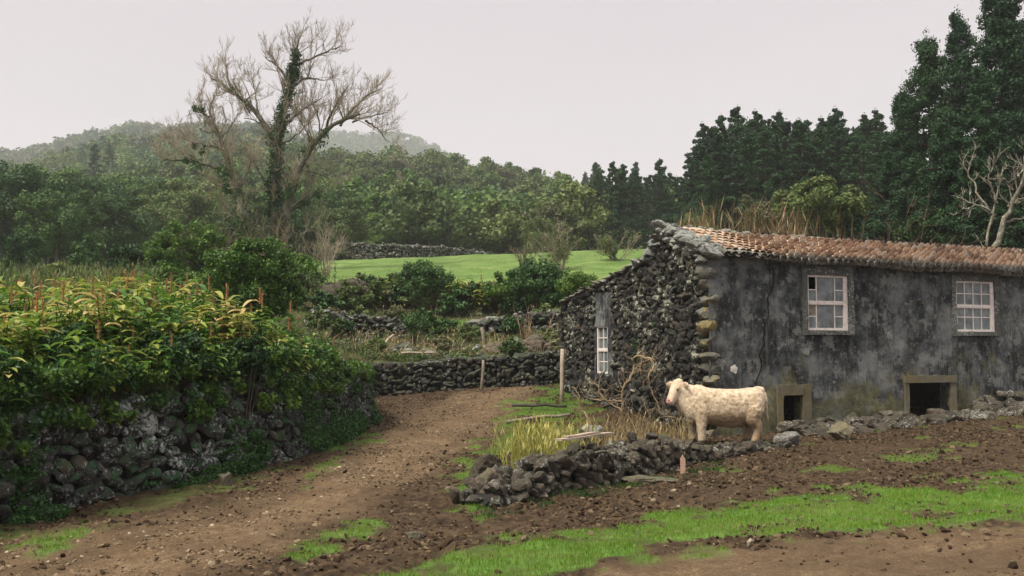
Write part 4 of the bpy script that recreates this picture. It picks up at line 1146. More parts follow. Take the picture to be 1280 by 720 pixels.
# --- leafy tree prototypes
def crown_pts(R, Hc, n, rs, flat=.75, bottom=-.35):
    C = []; RR = []
    while len(C) < n:
        d = rng.normal(size=3); d /= np.linalg.norm(d)
        if d[2] < bottom: continue
        k = rng.uniform(.45, .92); C.append(d * np.array([R, R, Hc]) * k * rng.uniform(.85, 1.12)); RR.append(rs * R * rng.uniform(.7, 1.3))
    return np.array(C), np.array(RR)

def broadleaf(name, H, R, mat, nblob, nleaf, lsz, label, cat='tree', bark='bark_dark', trunk_h=.35, rs=.32, group=None, flat=.75):
    t = empty(name, (0, 0, 0), label, cat, group)
    cz = H - R * flat * 1.05; cz = max(cz, H * .5)
    cz = H * .50; C, RR = crown_pts(R * .8, H * .42, int(nblob * 1.25), rs, bottom=-.9); C[:, 2] += cz
    g = G(); tr = np.array([[0, 0, -.4], [rng.normal(0, .05 * R), rng.normal(0, .05 * R), H * trunk_h * .6], [0, 0, cz * .8], [0, 0, cz * 1.1]])
    q, r = smooth_line(tr, .045 * H * .6, .012 * H, 8); tubes(g, q, r, 7, 0)
    for k in range(min(nblob, 9)):
        b0 = q[rng.integers(3, 8)]; mid = (b0 + C[k]) / 2 + rng.normal(0, .06 * R, 3) + np.array([0, 0, -.05 * R])
        qq, rr = smooth_line(np.array([b0, mid, C[k]]), .016 * H, .005 * H, 6); tubes(g, qq, rr, 5, 0)
    obj('trunk', g, [M[bark]], t)
    g = G(); cloud(g, C, RR, nleaf, lsz, 0, .8, .45, .6, .7)
    obj('crown', g, [M[mat]], t)
    return t

def conifer(name, H, R, mat, nl, nleaf, lsz, label, cat='conifer', bare=.12, irr=.25, group=None, top=.06, cone=.62):
    t = empty(name, (0, 0, 0), label, cat, group)
    g = G(); tr = np.array([[0, 0, -.5], [rng.normal(0, .1), rng.normal(0, .1), H * .4], [0, 0, H * .8], [0, 0, H * .99]])
    q, r = smooth_line(tr, .02 * H, .002 * H, 10); tubes(g, q, r, 7, 0)
    C = []; RR = []; bl = []
    ph = rng.uniform(0, 6)
    for k in range(nl):
        f = bare + (1 - bare) * (k + rng.uniform(0, 1)) / nl
        env = R * ((1 - f) ** cone * 1.05 + top * (1 - f * .6)) * (1 if f > bare + .1 else .8)
        a = k * 2.4 + rng.normal(0, .3); L = env * rng.uniform(1 - irr, 1 + irr * .6)
        z = H * f; o = np.array([0, 0, z]); d = np.array([math.cos(a), math.sin(a), rng.uniform(-.12, .3)])
        bl.append((np.array([o, o + d * L * .5 + [0, 0, .04 * L], o + d * L]), np.array([.006, .004, .002]) * H, 0))
        for u in ((.55, .95) if L > R * .4 else (.5, .95)):
            C.append(o + d * L * u + rng.normal(0, .05 * R, 3)); RR.append([max(.13 * R, L * .24) * rng.uniform(.7, 1.3)] * 2 + [max(.09 * R, L * .12) * rng.uniform(.8, 1.5)])
    C.append([0, 0, H * .985]); RR.append([.10 * R, .10 * R, .3 * R])
    add_lines(g, bl, 0, 0, .001, 4)
    obj('trunk', g, [M['bark_dark']], t)
    g = G(); cloud(g, C, np.array(RR), nleaf, lsz, 0, 1, .2, .45, .5, .3)
    obj('crown', g, [M[mat]], t)
    return t

def put(root, x, y, scale, rz, label=None, group=None, first=False, z=None, sz=None):
    o = root if first else copy_tree(root)
    z = hs(x, y) if z is None else z
    o.location = (x, y, z - .1); o.rotation_euler = (0, 0, rz); o.scale = (scale, scale, sz or scale)
    if label: o['label'] = label
    if group: o['group'] = group
    return o
class Pool:
    def __init__(self, protos): self.p = protos; self.used = set()
    def place(self, i, *a, **k):
        i = i % len(self.p); f = i not in self.used; self.used.add(i)
        return put(self.p[i], *a, first=f, **k)
    def flush(self):
        for i, r in enumerate(self.p):
            if i not in self.used:
                for ch in list(r.children): bpy.data.objects.remove(ch)
                bpy.data.objects.remove(r)

# hillside woods -------------------------------------------------
HGRP = 'broadleaf trees of the hillside woods'; HL = 'rounded broadleaf tree in the misty woods on the hillside'
hill = Pool([broadleaf('broadleaf_tree', 10, 4.6, 'hill_a', 20, 200, .52, HL), broadleaf('broadleaf_tree', 9, 5.0, 'hill_b', 22, 190, .52, HL),
             broadleaf('broadleaf_tree', 11, 4.4, 'hill_a', 22, 190, .5, HL, rs=.28), broadleaf('broadleaf_tree', 8.5, 4.5, 'hill_c', 20, 110, .42, HL),
             broadleaf('broadleaf_tree', 10, 5.2, 'hill_b', 24, 180, .5, HL, rs=.27), broadleaf('broadleaf_tree', 9, 4.2, 'bush_dark', 20, 200, .5, HL)])
CGRP = 'conifers of the hillside woods'; CL_ = 'dark pointed conifer among the hillside woods'
conf = Pool([conifer('conifer_tree', 15, 3.2, 'conifer_far', 44, 60, .5, CL_), conifer('conifer_tree', 16, 2.8, 'conifer_far', 48, 55, .5, CL_, irr=.35), conifer('conifer_tree', 14, 3.5, 'conifer_far', 44, 60, .5, CL_, irr=.3)])
cand = []
tries = 0; occ = {}
rs_ = np.random.default_rng(5)
while tries < 26000:
    tries += 1
    y = 108 + 270 * rs_.random() ** 1.25; px = rs_.uniform(-110, 1390); x = (px - 640) / F * y
    sp_ = 4.4 + (y - 108) * .010
    key = (int(x // 8), int(y // 8)); ok = True
    for a in (-1, 0, 1):
        for b_ in (-1, 0, 1):
            for (qx, qy) in occ.get((key[0] + a, key[1] + b_), ()):
                if (qx - x) ** 2 + (qy - y) ** 2 < sp_ ** 2: ok = False; break
            if not ok: break
        if not ok: break
    if not ok: continue
    occ.setdefault(key, []).append((x, y)); cand.append((x, y, px))
cand.sort(key=lambda c_: c_[1])
# keep what the camera could see: in frame, and above what stands before it
vish = []; rest = []
hz = {}
for (x, y, px) in cand:
    gz_ = hs(x, y); top = gz_ + 9.5
    py = proj(np.array([x]), np.array([y]), np.array([top]))[1][0]
    cov = min(hz.get(int(px // 12) + k, 999) for k in (0,)) if True else 999
    seen = py < cov - 1.0 and -30 < px < 1310 and not (px > 870 and py > 150)
    for k in (-1, 0, 1): hz[int(px // 12) + k] = min(hz.get(int(px // 12) + k, 999), py + 3 + abs(k) * 5)
    (vish if seen else rest).append((x, y, px, gz_))
cons = [v for v in vish if (v[2] > 730 and rs_.random() < .85) or (v[1] > 200 and rs_.random() < .03)]
cs = set(id(v) for v in cons)
broad = [v for v in vish if id(v) not in cs]
print('HILL visible', len(vish), 'broad', len(broad), 'conifer', len(cons), 'rest', len(rest))
for k, v in enumerate(broad[:285]):
    nse = float(vnoise(np.array([v[0] / 22]), np.array([v[1] / 22]), 44)[0]); c_ = [0, 2, 5, 0, 4, 1, 1, 3, 4][int(np.clip(nse * 9 + rs_.normal(0, 1.3), 0, 8))]
    hill.place(c_, v[0], v[1], rs_.uniform(.72, 1.2), rs_.uniform(0, 6.28), label=HL, group=HGRP)
for k, v in enumerate(cons[:200]):
    tgt = float(np.interp(v[2], [0, 300, 430, 600, 730, 870, 1300], [185, 178, 196, 206, 212, 206, 200])) + abs(rs_.normal(0, 9)) - 3; sc_ = float(np.clip((P(v[2], tgt, v[1])[2] - v[3]) / 15.0, .35, 1.1))
    conf.place(k, v[0], v[1], sc_, rs_.uniform(0, 6.28), label=CL_, group=CGRP)
conf.flush(); hill.flush()

# the rest of the woods and the far hills: one mass
def mass(name, pts, label, mats, R=(3.6, 5.2), Hh=(7, 11), nb=7, nl=26, lsz=1.0):
    g = G(); pts = np.array(pts); N = len(pts)
    idx = rng.integers(0, len(mats), N)
    for mi in range(len(mats)):
        q = pts[idx == mi]
        if len(q) == 0: continue
        n = len(q); r = rng.uniform(*R, n); hh = rng.uniform(*Hh, n)
        d = nrm(rng.normal(size=(n, nb, 3))); d[..., 2] = np.abs(d[..., 2]) - .25
        C = np.stack([q[:, 0], q[:, 1], q[:, 2] + hh * .55], 1)[:, None, :] + d * np.stack([r, r, hh * .45], 1)[:, None, :] * .6
        RR = np.repeat(r * .5, nb)
        cloud(g, C.reshape(-1, 3), RR, nl, lsz, mi, .85, .5, .6, .8)
    return tag(obj(name, g, mats), label, 'woods', kind='stuff')
restp = [(a, b_, c_) for (a, b_, px, c_) in rest + broad[285:] + cons[200:]]
mass('woods', restp, 'massed tree crowns filling the wooded slope behind the pasture', [M['hill_a'], M['hill_b'], M['bush_dark']], nb=8, nl=34, lsz=.8)
N = 9500
y = 380 + 1060 * rng.random(N) ** .8; px = rng.uniform(-120, 900, N); x = (px - 640) / F * y; z = h(x, y)
_, pyt = proj(x, y, z + 8)
mass('far_woods', np.stack([x, y, z], 1), 'distant mist veiled forest covering the far hills', [M['hill_a'], M['bush_dark'], M['conifer_far'], M['hill_c']], R=(5, 8), Hh=(8, 13), nb=6, nl=10, lsz=2.4)

# dense conifer stand right of centre ---------------------------
SG_ = 'tall conifers of the dense stand behind the roof'; SL = 'tall dark green conifer of the dense even topped stand behind the roof'
std = Pool([conifer('conifer_tree', 15, 2.6, 'conifer', 60, 95, .30, SL, irr=.3, bare=.1, top=.28), conifer('conifer_tree', 16, 2.4, 'conifer', 64, 90, .30, SL, irr=.4, bare=.08, top=.22), conifer('conifer_tree', 14.5, 2.9, 'conifer', 60, 95, .30, SL, irr=.35, bare=.1, top=.3)])
k = 0
for row, (yy, n) in enumerate(((76, 17), (82, 19), (89, 20))):
    for i in range(n):
        px = 868 + (1150 - 868) * (i + rng.uniform(.1, .9)) / n
        topy = np.interp(px, [868, 890, 940, 1000, 1060, 1110, 1150], [188, 152, 142, 146, 142, 152, 170]) + abs(rng.normal(0, 7)) + (2 - row) * 7
        x = (px - 640) / F * yy; y = yy + rng.normal(0, 1.3); gz_ = hs(x, y); H = (P(px, topy, y)[2] - gz_)
        std.place(k, x, y, H / 15.2 * 1.12, rng.uniform(0, 6), label=SL, group=SG_, sz=H / 15.2); k += 1
# lower stand to the left of it (px 740..870)
for i in range(26):
    px = 738 + 135 * (i + rng.uniform(.1, .9)) / 26; yy = rng.uniform(106, 124)
    topy = np.interp(px, [735, 770, 800, 870], [222, 208, 216, 214]) + abs(rng.normal(0, 9))
    x = (px - 640) / F * yy; gz_ = hs(x, yy); H = P(px, topy, yy)[2] - gz_
    std.place(k, x, yy, H / 15.2, rng.uniform(0, 6), label='dark conifer in the lower stand between hillside woods and the tall stand', group='conifers of the lower stand', sz=H / 15.2); k += 1
# big nearby conifers at the right edge
big = Pool([conifer('cryptomeria_tree', 18, 4.6, 'conifer', 120, 230, .21, 'x', irr=.55, bare=.02, top=.06, cone=.85), conifer('cryptomeria_tree', 18, 4.0, 'conifer', 96, 230, .21, 'x', irr=.6, bare=.03, top=.14, cone=.9), conifer('cryptomeria_tree', 18, 4.9, 'conifer', 120, 230, .21, 'x', irr=.55, bare=.02, top=.05, cone=.8)])
BG = [(1262, -22, 44, 1, 'tallest dark conifer touching the upper right corner of the picture'), (1208, 28, 50, .9, 'tall conifer with a thin open top left of the tallest one'),
      (1168, 58, 49, .95, 'broad dark conifer with a bushy rounded top beside the open topped one'), (1135, 118, 47, .9, 'shorter conifer at the left edge of the group of big dark conifers'),
      (1236, 92, 41, 1.0, 'dark conifer filling the gap below the tallest one'), (1190, 150, 40, 1.0, 'low spreading conifer in front of the big dark group'),
      (1300, 30, 46, 1, 'dark conifer cut by the right edge of the picture'), (1120, 205, 46, 1.1, 'lowest dark conifer next to the brown twiggy bush'), (1285, 150, 39, 1, 'bushy dark conifer behind the gnarled dead tree'), (1150, 200, 43, 1.1, 'dark conifer skirt left of the gnarled dead tree'), (1225, 190, 38, 1.1, 'dark low conifer just above the right end of the roof')]
for k, (px, ty, yy, wsc, lab) in enumerate(BG):
    x = (px - 640) / F * yy; gz_ = hs(x, yy); H = P(px, ty, yy)[2] - gz_; s_ = H / 17.8
    big.place(k, x, yy, max(s_, .62) * wsc * .86, rng.uniform(0, 6), label=lab, group='big dark conifers at the right', sz=s_)

# left woods: near big trees --------------------------------------
lft = Pool([broadleaf('broadleaf_tree', 11, 5.2, 'bush_dark', 46, 330, .27, 'x', rs=.24), broadleaf('broadleaf_tree', 10, 4.8, 'hill_a', 46, 320, .27, 'x', rs=.24), broadleaf('broadleaf_tree', 9, 4.6, 'hill_b', 40, 300, .26, 'x', rs=.24)])
LT = [(-20, 178, 84, 0, 'big dark green tree cut by the left edge of the picture'), (28, 186, 80, 0, 'tall dark tree near the left edge with a pale dead branch'), (72, 215, 76, 1, 'broad green tree at the foot of the left woods'),
      (140, 222, 84, 1, 'rounded dark tree between the left woods and the leaning bare tree'), (108, 200, 104, 0, 'dark tree standing behind the rounded trees on the left'), (190, 238, 92, 2, 'olive tree behind the tips of the leaning bare tree'),
      (235, 215, 102, 2, 'greyish olive tree behind the long low bare branches'), (60, 182, 112, 1, 'tree at the top of the left woods against the sky'), (300, 232, 98, 2, 'dull olive tree seen between the two bare trunks'), (395, 215, 104, 0, 'dark tree just right of the ivy wrapped trunk'),
      (430, 240, 96, 2, 'light olive tree right of the ivy wrapped tree'), (170, 196, 118, 1, 'tree half way up the left slope'), (480, 252, 108, 1, 'green rounded tree above the distant pasture wall'), (545, 258, 109, 2, 'pale olive tree above the middle of the pasture'), (625, 262, 110, 1, 'green tree on the woodland edge behind the pasture'), (672, 258, 104, 2, 'greyish broad tree behind the yellow twiggy shrubs')]
for k, (px, ty, yy, pr, lab) in enumerate(LT):
    x = (px - 640) / F * yy; gz_ = hs(x, yy); H = P(px, ty, yy)[2] - gz_
    lft.place(pr, x, yy, H / (11, 10, 9)[pr], rng.uniform(0, 6), label=lab, group='trees at the foot of the woods')

# bushes ------------------------------------------------------------
def bush(px, ty, by, Yd, wpx, mat, label, nb=26, nl=170, lsz=.11, cat='bush', flat=.9, group=None, stems=False, name='bush', base=None, rs=.3):
    x = (px - 640) / F * Yd; z0 = hs(x, Yd) if base is None else base; R = wpx / F * Yd / 2; top = P(px, ty, Yd)[2]; bot = min(P(px, by, Yd)[2], top - .3)
    t = empty(name, (x, Yd, z0), label, cat, group)
    cz = (top + bot) / 2 - z0; Hc = (top - bot) / 2
    C, RR = crown_pts(R * .85, Hc * .85, nb, rs * min(1, Hc / R), bottom=-.95 if not stems else -.7); C[:, 2] += cz
    g = G()
    for k in range(7):
        q, r = smooth_line(np.array([[rng.normal(0, .1 * R), rng.normal(0, .1 * R), -.1], C[k] * [.4, .4, .5], C[k]]), .03 * R + .012, .01, 6); tubes(g, q, r, 5, 0)
    obj('stems', g, [M['vine' if stems else 'bark_dark']], t)
    g = G(); cloud(g, C, RR, nl, lsz, 0, .85, .3, .55, .55); obj('foliage', g, [M[mat]], t)
    return t
bush(316, 284, 425, 25.5, 160, 'bush', 'large glossy green bush rising behind the ginger plants', nb=110, nl=230, lsz=.095, rs=.2)
bush(258, 266, 362, 42, 72, 'bush', 'rounded bright green bush below the leaning bare tree', nb=34, nl=230, lsz=.13)
bush(210, 272, 362, 41, 66, 'bush', 'rounded green bush left of its brighter twin under the bare tree', nb=34, nl=230, lsz=.13)
bush(160, 292, 365, 43, 66, 'bush_dark', 'dark low bush at the left end of the green bushes', nb=30, nl=220, lsz=.14)
bush(28, 278, 345, 60, 58, 'bush_dark', 'small round dark tree left in front of the woods', nb=30, nl=220, lsz=.2)
bush(106, 286, 348, 58, 48, 'bush_dark', 'small pointed dark bush in front of the left woods', nb=26, nl=200, lsz=.19)
bush(370, 310, 362, 45, 56, 'bush', 'green bush at the foot of the ivy wrapped tree', nb=24, nl=200, lsz=.13)
bush(532, 319, 384, 43.2, 84, 'bush_dark', 'dense dark green bush on brown stems at the pasture edge', nb=70, nl=220, lsz=.11, stems=True, rs=.25)
bush(672, 320, 384, 40.5, 100, 'bush_dark', 'mixed green thicket left of the house gable', nb=80, nl=170, lsz=.12)
bush(722, 335, 388, 38.5, 70, 'bush', 'leafy green bush just behind the lean-to roof', nb=60, nl=170, lsz=.11)
bush(632, 338, 384, 42, 66, 'bush', 'yellowish green bush at the left of the thicket', nb=30, nl=180, lsz=.12)
bush(700, 345, 395, 39.5, 60, 'bush_dark', 'low dark bush between the thicket and the lean-to roof', nb=30, nl=200, lsz=.12)
bush(590, 348, 385, 43.8, 80, 'bush_dark', 'low dark undergrowth between the ginger clump and the thicket', nb=34, nl=200, lsz=.12)
bush(455, 345, 380, 44, 50, 'bush_dark', 'low dark shrub squeezed between the huge boulder and the ginger clump', nb=24, nl=180, lsz=.12)
bush(518, 385, 422, 34.5, 46, 'bush_dark', 'small leaning bush on the terrace above the far wall', nb=30, nl=70, lsz=.08, rs=.34)
bush(1030, 214, 300, 50, 140, 'hill_b', 'large pale green rounded shrub in front of the conifer stand', nb=60, nl=330, lsz=.2, rs=.24)
bush(955, 240, 292, 60, 80, 'hill_c', 'dull olive shrub behind the tan reeds', nb=36, nl=200, lsz=.2)
bush(870, 262, 300, 62, 70, 'hill_b', 'low olive shrub left of the roof ridge', nb=30, nl=200, lsz=.2)
bush(1165, 262, 310, 40, 120, 'bush_dark', 'dark undergrowth bush under the big conifers', nb=40, nl=260, lsz=.15)
bush(1075, 255, 300, 50, 70, 'bush_dark', 'dark bush between pale shrub and twiggy bush', nb=34, nl=220, lsz=.17)
HLB = 'low scrubby bush in the ragged hedge behind the ginger plants'
hp0 = [bush(640, 330, 372, 42, 62, m_, HLB, nb=44, nl=150, lsz=.13, group='hedge bushes behind the ginger plants') for m_ in ('bush_dark', 'bush', 'hill_b')]
zref = hs(0.0, 42.0)
for k in range(26):
    px = rng.uniform(-30, 395); yy = rng.uniform(33, 47); o = hp0[k % 3] if k < 3 else copy_tree(hp0[k % 3])
    x = (px - 640) / F * yy; o.location = (x, yy, hs(x, yy) - rng.uniform(1.0, 1.35)); sc_ = rng.uniform(.75, 1.15); o.scale = (sc_ * rng.uniform(1, 1.5), sc_, sc_); o.rotation_euler = (0, 0, rng.uniform(0, 6))
TLB = 'scrubby low bush on the terraces between the far wall and the pasture'
hp1 = [bush(640, 345, 372, 42, 34, m_, TLB, nb=30, nl=70, lsz=.10, group='scrub bushes on the terraces') for m_ in ('bush_dark', 'hill_b', 'hill_c')]
tsp = [(420, 385, 43), (445, 390, 43.5), (470, 385, 43.4), (500, 385, 43.7), (520, 0, 43), (560, 0, 43.4), (580, 0, 42.6), (600, 0, 43.8), (615, 0, 43), (650, 0, 41.5), (690, 0, 37.8), (712, 0, 37), (430, 0, 34), (455, 0, 37), (495, 0, 38.6), (560, 0, 36.6), (680, 0, 34.3), (700, 0, 33.5), (715, 0, 35), (405, 0, 33), (540, 0, 44.5), (405, 0, 39), (470, 0, 32.4), (555, 0, 32.2), (640, 0, 36.0), (590, 0, 35.2), (620, 0, 44.9), (470, 0, 44.9), (500, 0, 45), (660, 0, 45), (560, 0, 41.8), (640, 0, 31.9), (705, 0, 31.8), (530, 0, 36.5), (440, 0, 41.5), (415, 0, 36.6)]
for k, (px, _, yy) in enumerate(tsp):
    o = hp1[k % 3] if k < 3 else copy_tree(hp1[k % 3]); x = (px - 640) / F * yy; sc_ = rng.uniform(1.1, 1.8) * (1 if yy > 41 else .72); o.location = (x, yy, hs(x, yy) - .92 * sc_ + rng.uniform(-.1, .1)); o.scale = (sc_ * rng.uniform(1, 1.6), sc_, sc_); o.rotation_euler = (0, 0, rng.uniform(0, 6))
# dark leafy bushes hanging at the wall top among the gingers
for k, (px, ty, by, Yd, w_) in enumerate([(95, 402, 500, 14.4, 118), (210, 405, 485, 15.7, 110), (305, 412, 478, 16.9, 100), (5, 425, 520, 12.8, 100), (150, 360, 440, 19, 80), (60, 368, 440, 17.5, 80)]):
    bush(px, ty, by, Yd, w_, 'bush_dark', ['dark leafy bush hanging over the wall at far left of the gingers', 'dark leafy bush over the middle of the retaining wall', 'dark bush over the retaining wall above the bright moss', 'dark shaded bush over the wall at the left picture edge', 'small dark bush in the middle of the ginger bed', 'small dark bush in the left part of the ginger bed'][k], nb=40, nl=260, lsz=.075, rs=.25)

# twiggy and dead shrubs
twiggy('bare_shrub', 700, 318, 55, 60, .7, 16, 'twig', 'yellowish bare twiggy shrub at the crest of the pasture', depthl=3, r=.03, leafm='grass_dull', nleaf=2, lsz=.10)
twiggy('bare_shrub', 770, 318, 58, 46, .8, 14, 'twig', 'pale bare shrub between the pasture and the dark conifers', depthl=3, r=.03, leafm='grass_dull', nleaf=2, lsz=.10)
twiggy('bare_shrub', 655, 318, 57, 40, .8, 12, 'twig_brown', 'brown bare shrub left of the yellowish one on the pasture crest', depthl=2, r=.03)
twiggy('bare_shrub', 735, 350, 37, 62, .6, 8, 'twig', 'thin grey shrub reaching over the lean-to roof', depthl=2, r=.02)
twiggy('bare_shrub', 664, 440, 33.5, 58, .12, 12, 'vine', 'bundle of tan upright stems on the terrace beside the boulder', depthl=1, r=.022, upb=.5)
twiggy('bare_shrub', 700, 435, 34.5, 56, .2, 4, 'vine', 'slim tan stemmed shrub near the house gable', depthl=1, r=.02, upb=.5)
twiggy('bare_shrub', 1130, 300, 36, 190, .35, 16, 'twig_brown', 'brown twiggy bush behind the tile roof', depthl=2, r=.022)
twiggy('bare_shrub', 1010, 300, 33, 190, .4, 7, 'bark_pale', 'pale bare dead shrub sticking up behind the middle of the roof', depthl=1, r=.03)
twiggy('bare_shrub', 1080, 300, 33, 185, .35, 4, 'bark_pale', 'pale dead shrub with one upright limb behind the roof', depthl=1, r=.03)
twiggy('bare_shrub', 545, 440, 33.5, 34, 1.2, 10, 'straw', 'tangle of dry straw coloured stems above the far wall', depthl=2, r=.014, upb=-.1)
twiggy('bare_shrub', 590, 445, 32.5, 26, 1.6, 10, 'straw', 'heap of pale dry cut branches on the far wall', depthl=2, r=.016, upb=-.2)
twiggy('bare_shrub', 490, 360, 43.5, 50, .5, 10, 'twig_brown', 'brown stems under the ginger clump on the field bank', depthl=1, r=.02)
twiggy('bare_shrub', 260, 320, 52, 78, .7, 20, 'twig_brown', 'reddish brown bare scrub below the leaning bare tree', depthl=2, r=.03)
twiggy('bare_shrub', 345, 320, 50, 90, .6, 22, 'twig_brown', 'dense brown scrub around the foot of the ivy wrapped tree', depthl=2, r=.03)
twiggy('bare_shrub', 405, 320, 52, 90, .6, 16, 'twig', 'grey bare scrub right of the ivy wrapped tree', depthl=2, r=.028)
# dead twisted vine in front of the gable
YV = 20.6
vl = [
    ([(790, 552), (788, 542), (781, 531), (776.5, 515), (778, 502), (775.6, 488), (781, 479), (789, 470), (793, 462), (790, 453), (789, 446), (795.5, 443.5), (806, 448), (812.6, 450), (814.5, 457), (809, 462.5), (806, 473), (808, 484), (815, 497), (819, 507.6), (824, 518), (839, 520)], .040, .012),
    ([(776, 512), (765, 506), (756, 498.6), (749.5, 493), (747.7, 482)], .026, .010), ([(777.5, 501), (761, 501), (748.6, 500), (734, 498.6), (728, 493), (725, 486)], .022, .009),
    ([(738, 535), (734, 520), (727, 513), (724, 507.6), (725, 498.6), (719, 484), (715, 482)], .030, .010), ([(776.5, 514), (783, 508), (782, 514)], .014, .006), ([(793, 462), (803, 454), (812, 449)], .016, .01),
    ([(818, 545), (815, 525), (806, 508), (800, 495)], .022, .008), ([(802, 542), (801, 520), (797, 510)], .012, .006), ([(792, 540), (796, 525), (797, 515)], .012, .006),
    ([(747.7, 482), (740, 478), (737, 484)], .009, .005), ([(814.5, 457), (818, 462), (816, 466)], .009, .005), ([(750, 552), (745, 530), (732, 520), (718, 510)], .016, .006),
]
g = G()
vb = P(790, 552, YV); vz = hs(vb[0], YV)
for k, (pp, r0, r1) in enumerate(vl):
    tr = traced(pp, YV); tr[:, 1] += np.cumsum(rng.normal(0, .05, len(tr)))
    if pp[0][1] > 530: tr = np.concatenate([[[tr[0, 0], tr[0, 1], vz - .1]], tr])
    q, r = smooth_line(tr, r0 * .85, r1 * .8, len(pp) * 3 + 3); q = q + rng.normal(0, .010, q.shape); tubes(g, q, r * (1 + rng.normal(0, .14, len(r))), 7, 0)
    tw = []
    for _ in range(len(pp) * 2):
        j_ = rng.integers(2, len(q) - 1); grow(q[j_], rng.normal(0, .7, 3) + [0, -.1, .35], rng.uniform(.15, .5), .006, 1, tw, .2, .6, 4, (1, 4), .5, .3, rmin=.003)
    add_lines(g, tw, 0, 0, .004, 4)
tag(obj('dead_vine', g, [M['vine']]), 'twisted bare tan vine looping up in front of the rubble gable', 'dead vine')

CC = []; RR = []
while len(CC) < 420:
    px = rng.uniform(392, 735); yy = rng.choice([rng.uniform(30.8, 32.2), rng.uniform(31, 37), rng.uniform(34, 41), rng.uniform(41.5, 45)]); x = (px - 640) / F * yy
    if fbm(np.array([x * .7]), np.array([yy * .7]), 96, 3)[0] < .49 or 37.8 < yy < 41 and rng.random() < .8: continue
    CC.append([x, yy, hs(x, yy) + rng.uniform(-.02, .16)]); RR.append(rng.uniform(.13, .36))
g = G(); k_ = len(CC) // 2; cloud(g, CC[:k_], np.array(RR[:k_]), 70, .085, 0, .6, .1, .4, .5); cloud(g, CC[k_:], np.array(RR[k_:]), 60, .08, 1, .6, .1, .4, .45)
tag(obj('brambles', g, [M['hill_b'], M['hill_c']]), 'tangled olive brambles and weeds overgrowing the terrace walls', 'brambles', kind='stuff')
# reeds behind the roof
def stalks(name, pts, hgt, wid, mat, label, cat='reeds', lean=.2, kind=None, n_seg=3, leafy=0, group=None):
    pts = np.asarray(pts); N = len(pts); H = hgt * rng.uniform(.5, 1.15, N); a = rng.uniform(0, 6.28, N); ln = lean * rng.uniform(0, 1.3, N)
    t = np.linspace(0, 1, n_seg + 1)
    Pt = pts[:, None, :] + np.stack([np.cos(a)[:, None] * ln[:, None] * H[:, None] * t ** 1.6, np.sin(a)[:, None] * ln[:, None] * H[:, None] * t ** 1.6, H[:, None] * t * (1 - .2 * ln[:, None] * t)], -1)
    g = G(); tubes(g, Pt, np.tile(wid * np.linspace(1, .35, n_seg + 1), (N, 1)) * rng.uniform(.6, 1.3, (N, 1)), 3, 0)
    if leafy:
        for k in range(leafy):
            f = rng.uniform(.25, .95, N)[:, None]; i0 = np.minimum((f * n_seg).astype(int), n_seg - 1)[:, 0]; C = Pt[np.arange(N), i0] * (1 - (f * n_seg - i0[:, None])) + Pt[np.arange(N), i0 + 1] * (f * n_seg - i0[:, None])
            b_ = rng.uniform(0, 6.28, N); A_ = nrm(np.stack([np.cos(b_), np.sin(b_), rng.uniform(.8, 3, N)], 1)); B_ = nrm(np.cross(A_, [0, 0, 1]))
            leaves(g, C, A_, B_, hgt * .2, wid * 3, 0)
    return tag(obj(name, g, [M[mat]]), label, cat, group, kind)
pp = []
for _ in range(520):
    px = rng.uniform(395, 730); yy = rng.choice([rng.uniform(30.8, 34), rng.uniform(34, 37), rng.uniform(41.5, 44.5)]); x = (px - 640) / F * yy; pp.append([x, yy, hs(x, yy)])
stalks('dry_stems', pp, .55, .012, 'straw', 'dry straw coloured stems scattered over the terraces', 'dry stems', lean=1.0, kind='stuff', leafy=2)
pp = []
for _ in range(700):
    px = rng.choice([rng.normal(880, 14), rng.normal(925, 24), rng.normal(985, 20), rng.uniform(850, 1080)]); yy = rng.uniform(33, 38); x = (px - 640) / F * yy; pp.append([x, yy, hs(x, yy)])
stalks('dry_reeds', pp, 4.5, .013, 'tan_reed', 'tan dry reeds standing behind the ridge of the roof', lean=.10, kind='stuff', leafy=3)
pp = []
for _ in range(520):
    q = hit_low(rng.normal(690, 26), 574); q = P(rng.normal(684, 24), 560, rng.uniform(15.6, 18.2)); pp.append([q[0], q[1], hs(q[0], q[1])])
stalks('yellow_reeds', pp, .85, .008, 'reed_green', 'clump of yellow green reeds growing behind the left end of the low wall', lean=.5, kind='stuff', leafy=3)
pp = []
for _ in range(240):
    q = P(rng.uniform(725, 862), 540, rng.uniform(19.3, 20.8)); pp.append([q[0], q[1], hs(q[0], q[1])])
stalks('dry_stalks', pp, .75, .008, 'straw', 'thin green and tan stalks between the vine and the cow', 'stalks', lean=.45, kind='stuff', leafy=1)
# light brush at the far left behind the gingers
pp = []
for _ in range(900):
    px = rng.uniform(-40, 190); yy = rng.uniform(27, 40); x = (px - 640) / F * yy; pp.append([x, yy, hs(x, yy)])
stalks('tall_weeds', pp, 1.35, .012, 'grass_dull', 'pale grey green weeds behind the ginger plants on the left', 'weeds', lean=.5, kind='stuff', leafy=5)
pp = []
for _ in range(500):
    px = rng.uniform(20, 420); yy = rng.uniform(41, 47); x = (px - 640) / F * yy; pp.append([x, yy, hs(x, yy)])
stalks('tall_weeds', pp, 1.1, .015, 'grass_dull', 'ragged hedge of weeds along the left edge of the pasture', 'weeds', lean=.6, kind='stuff', leafy=4)

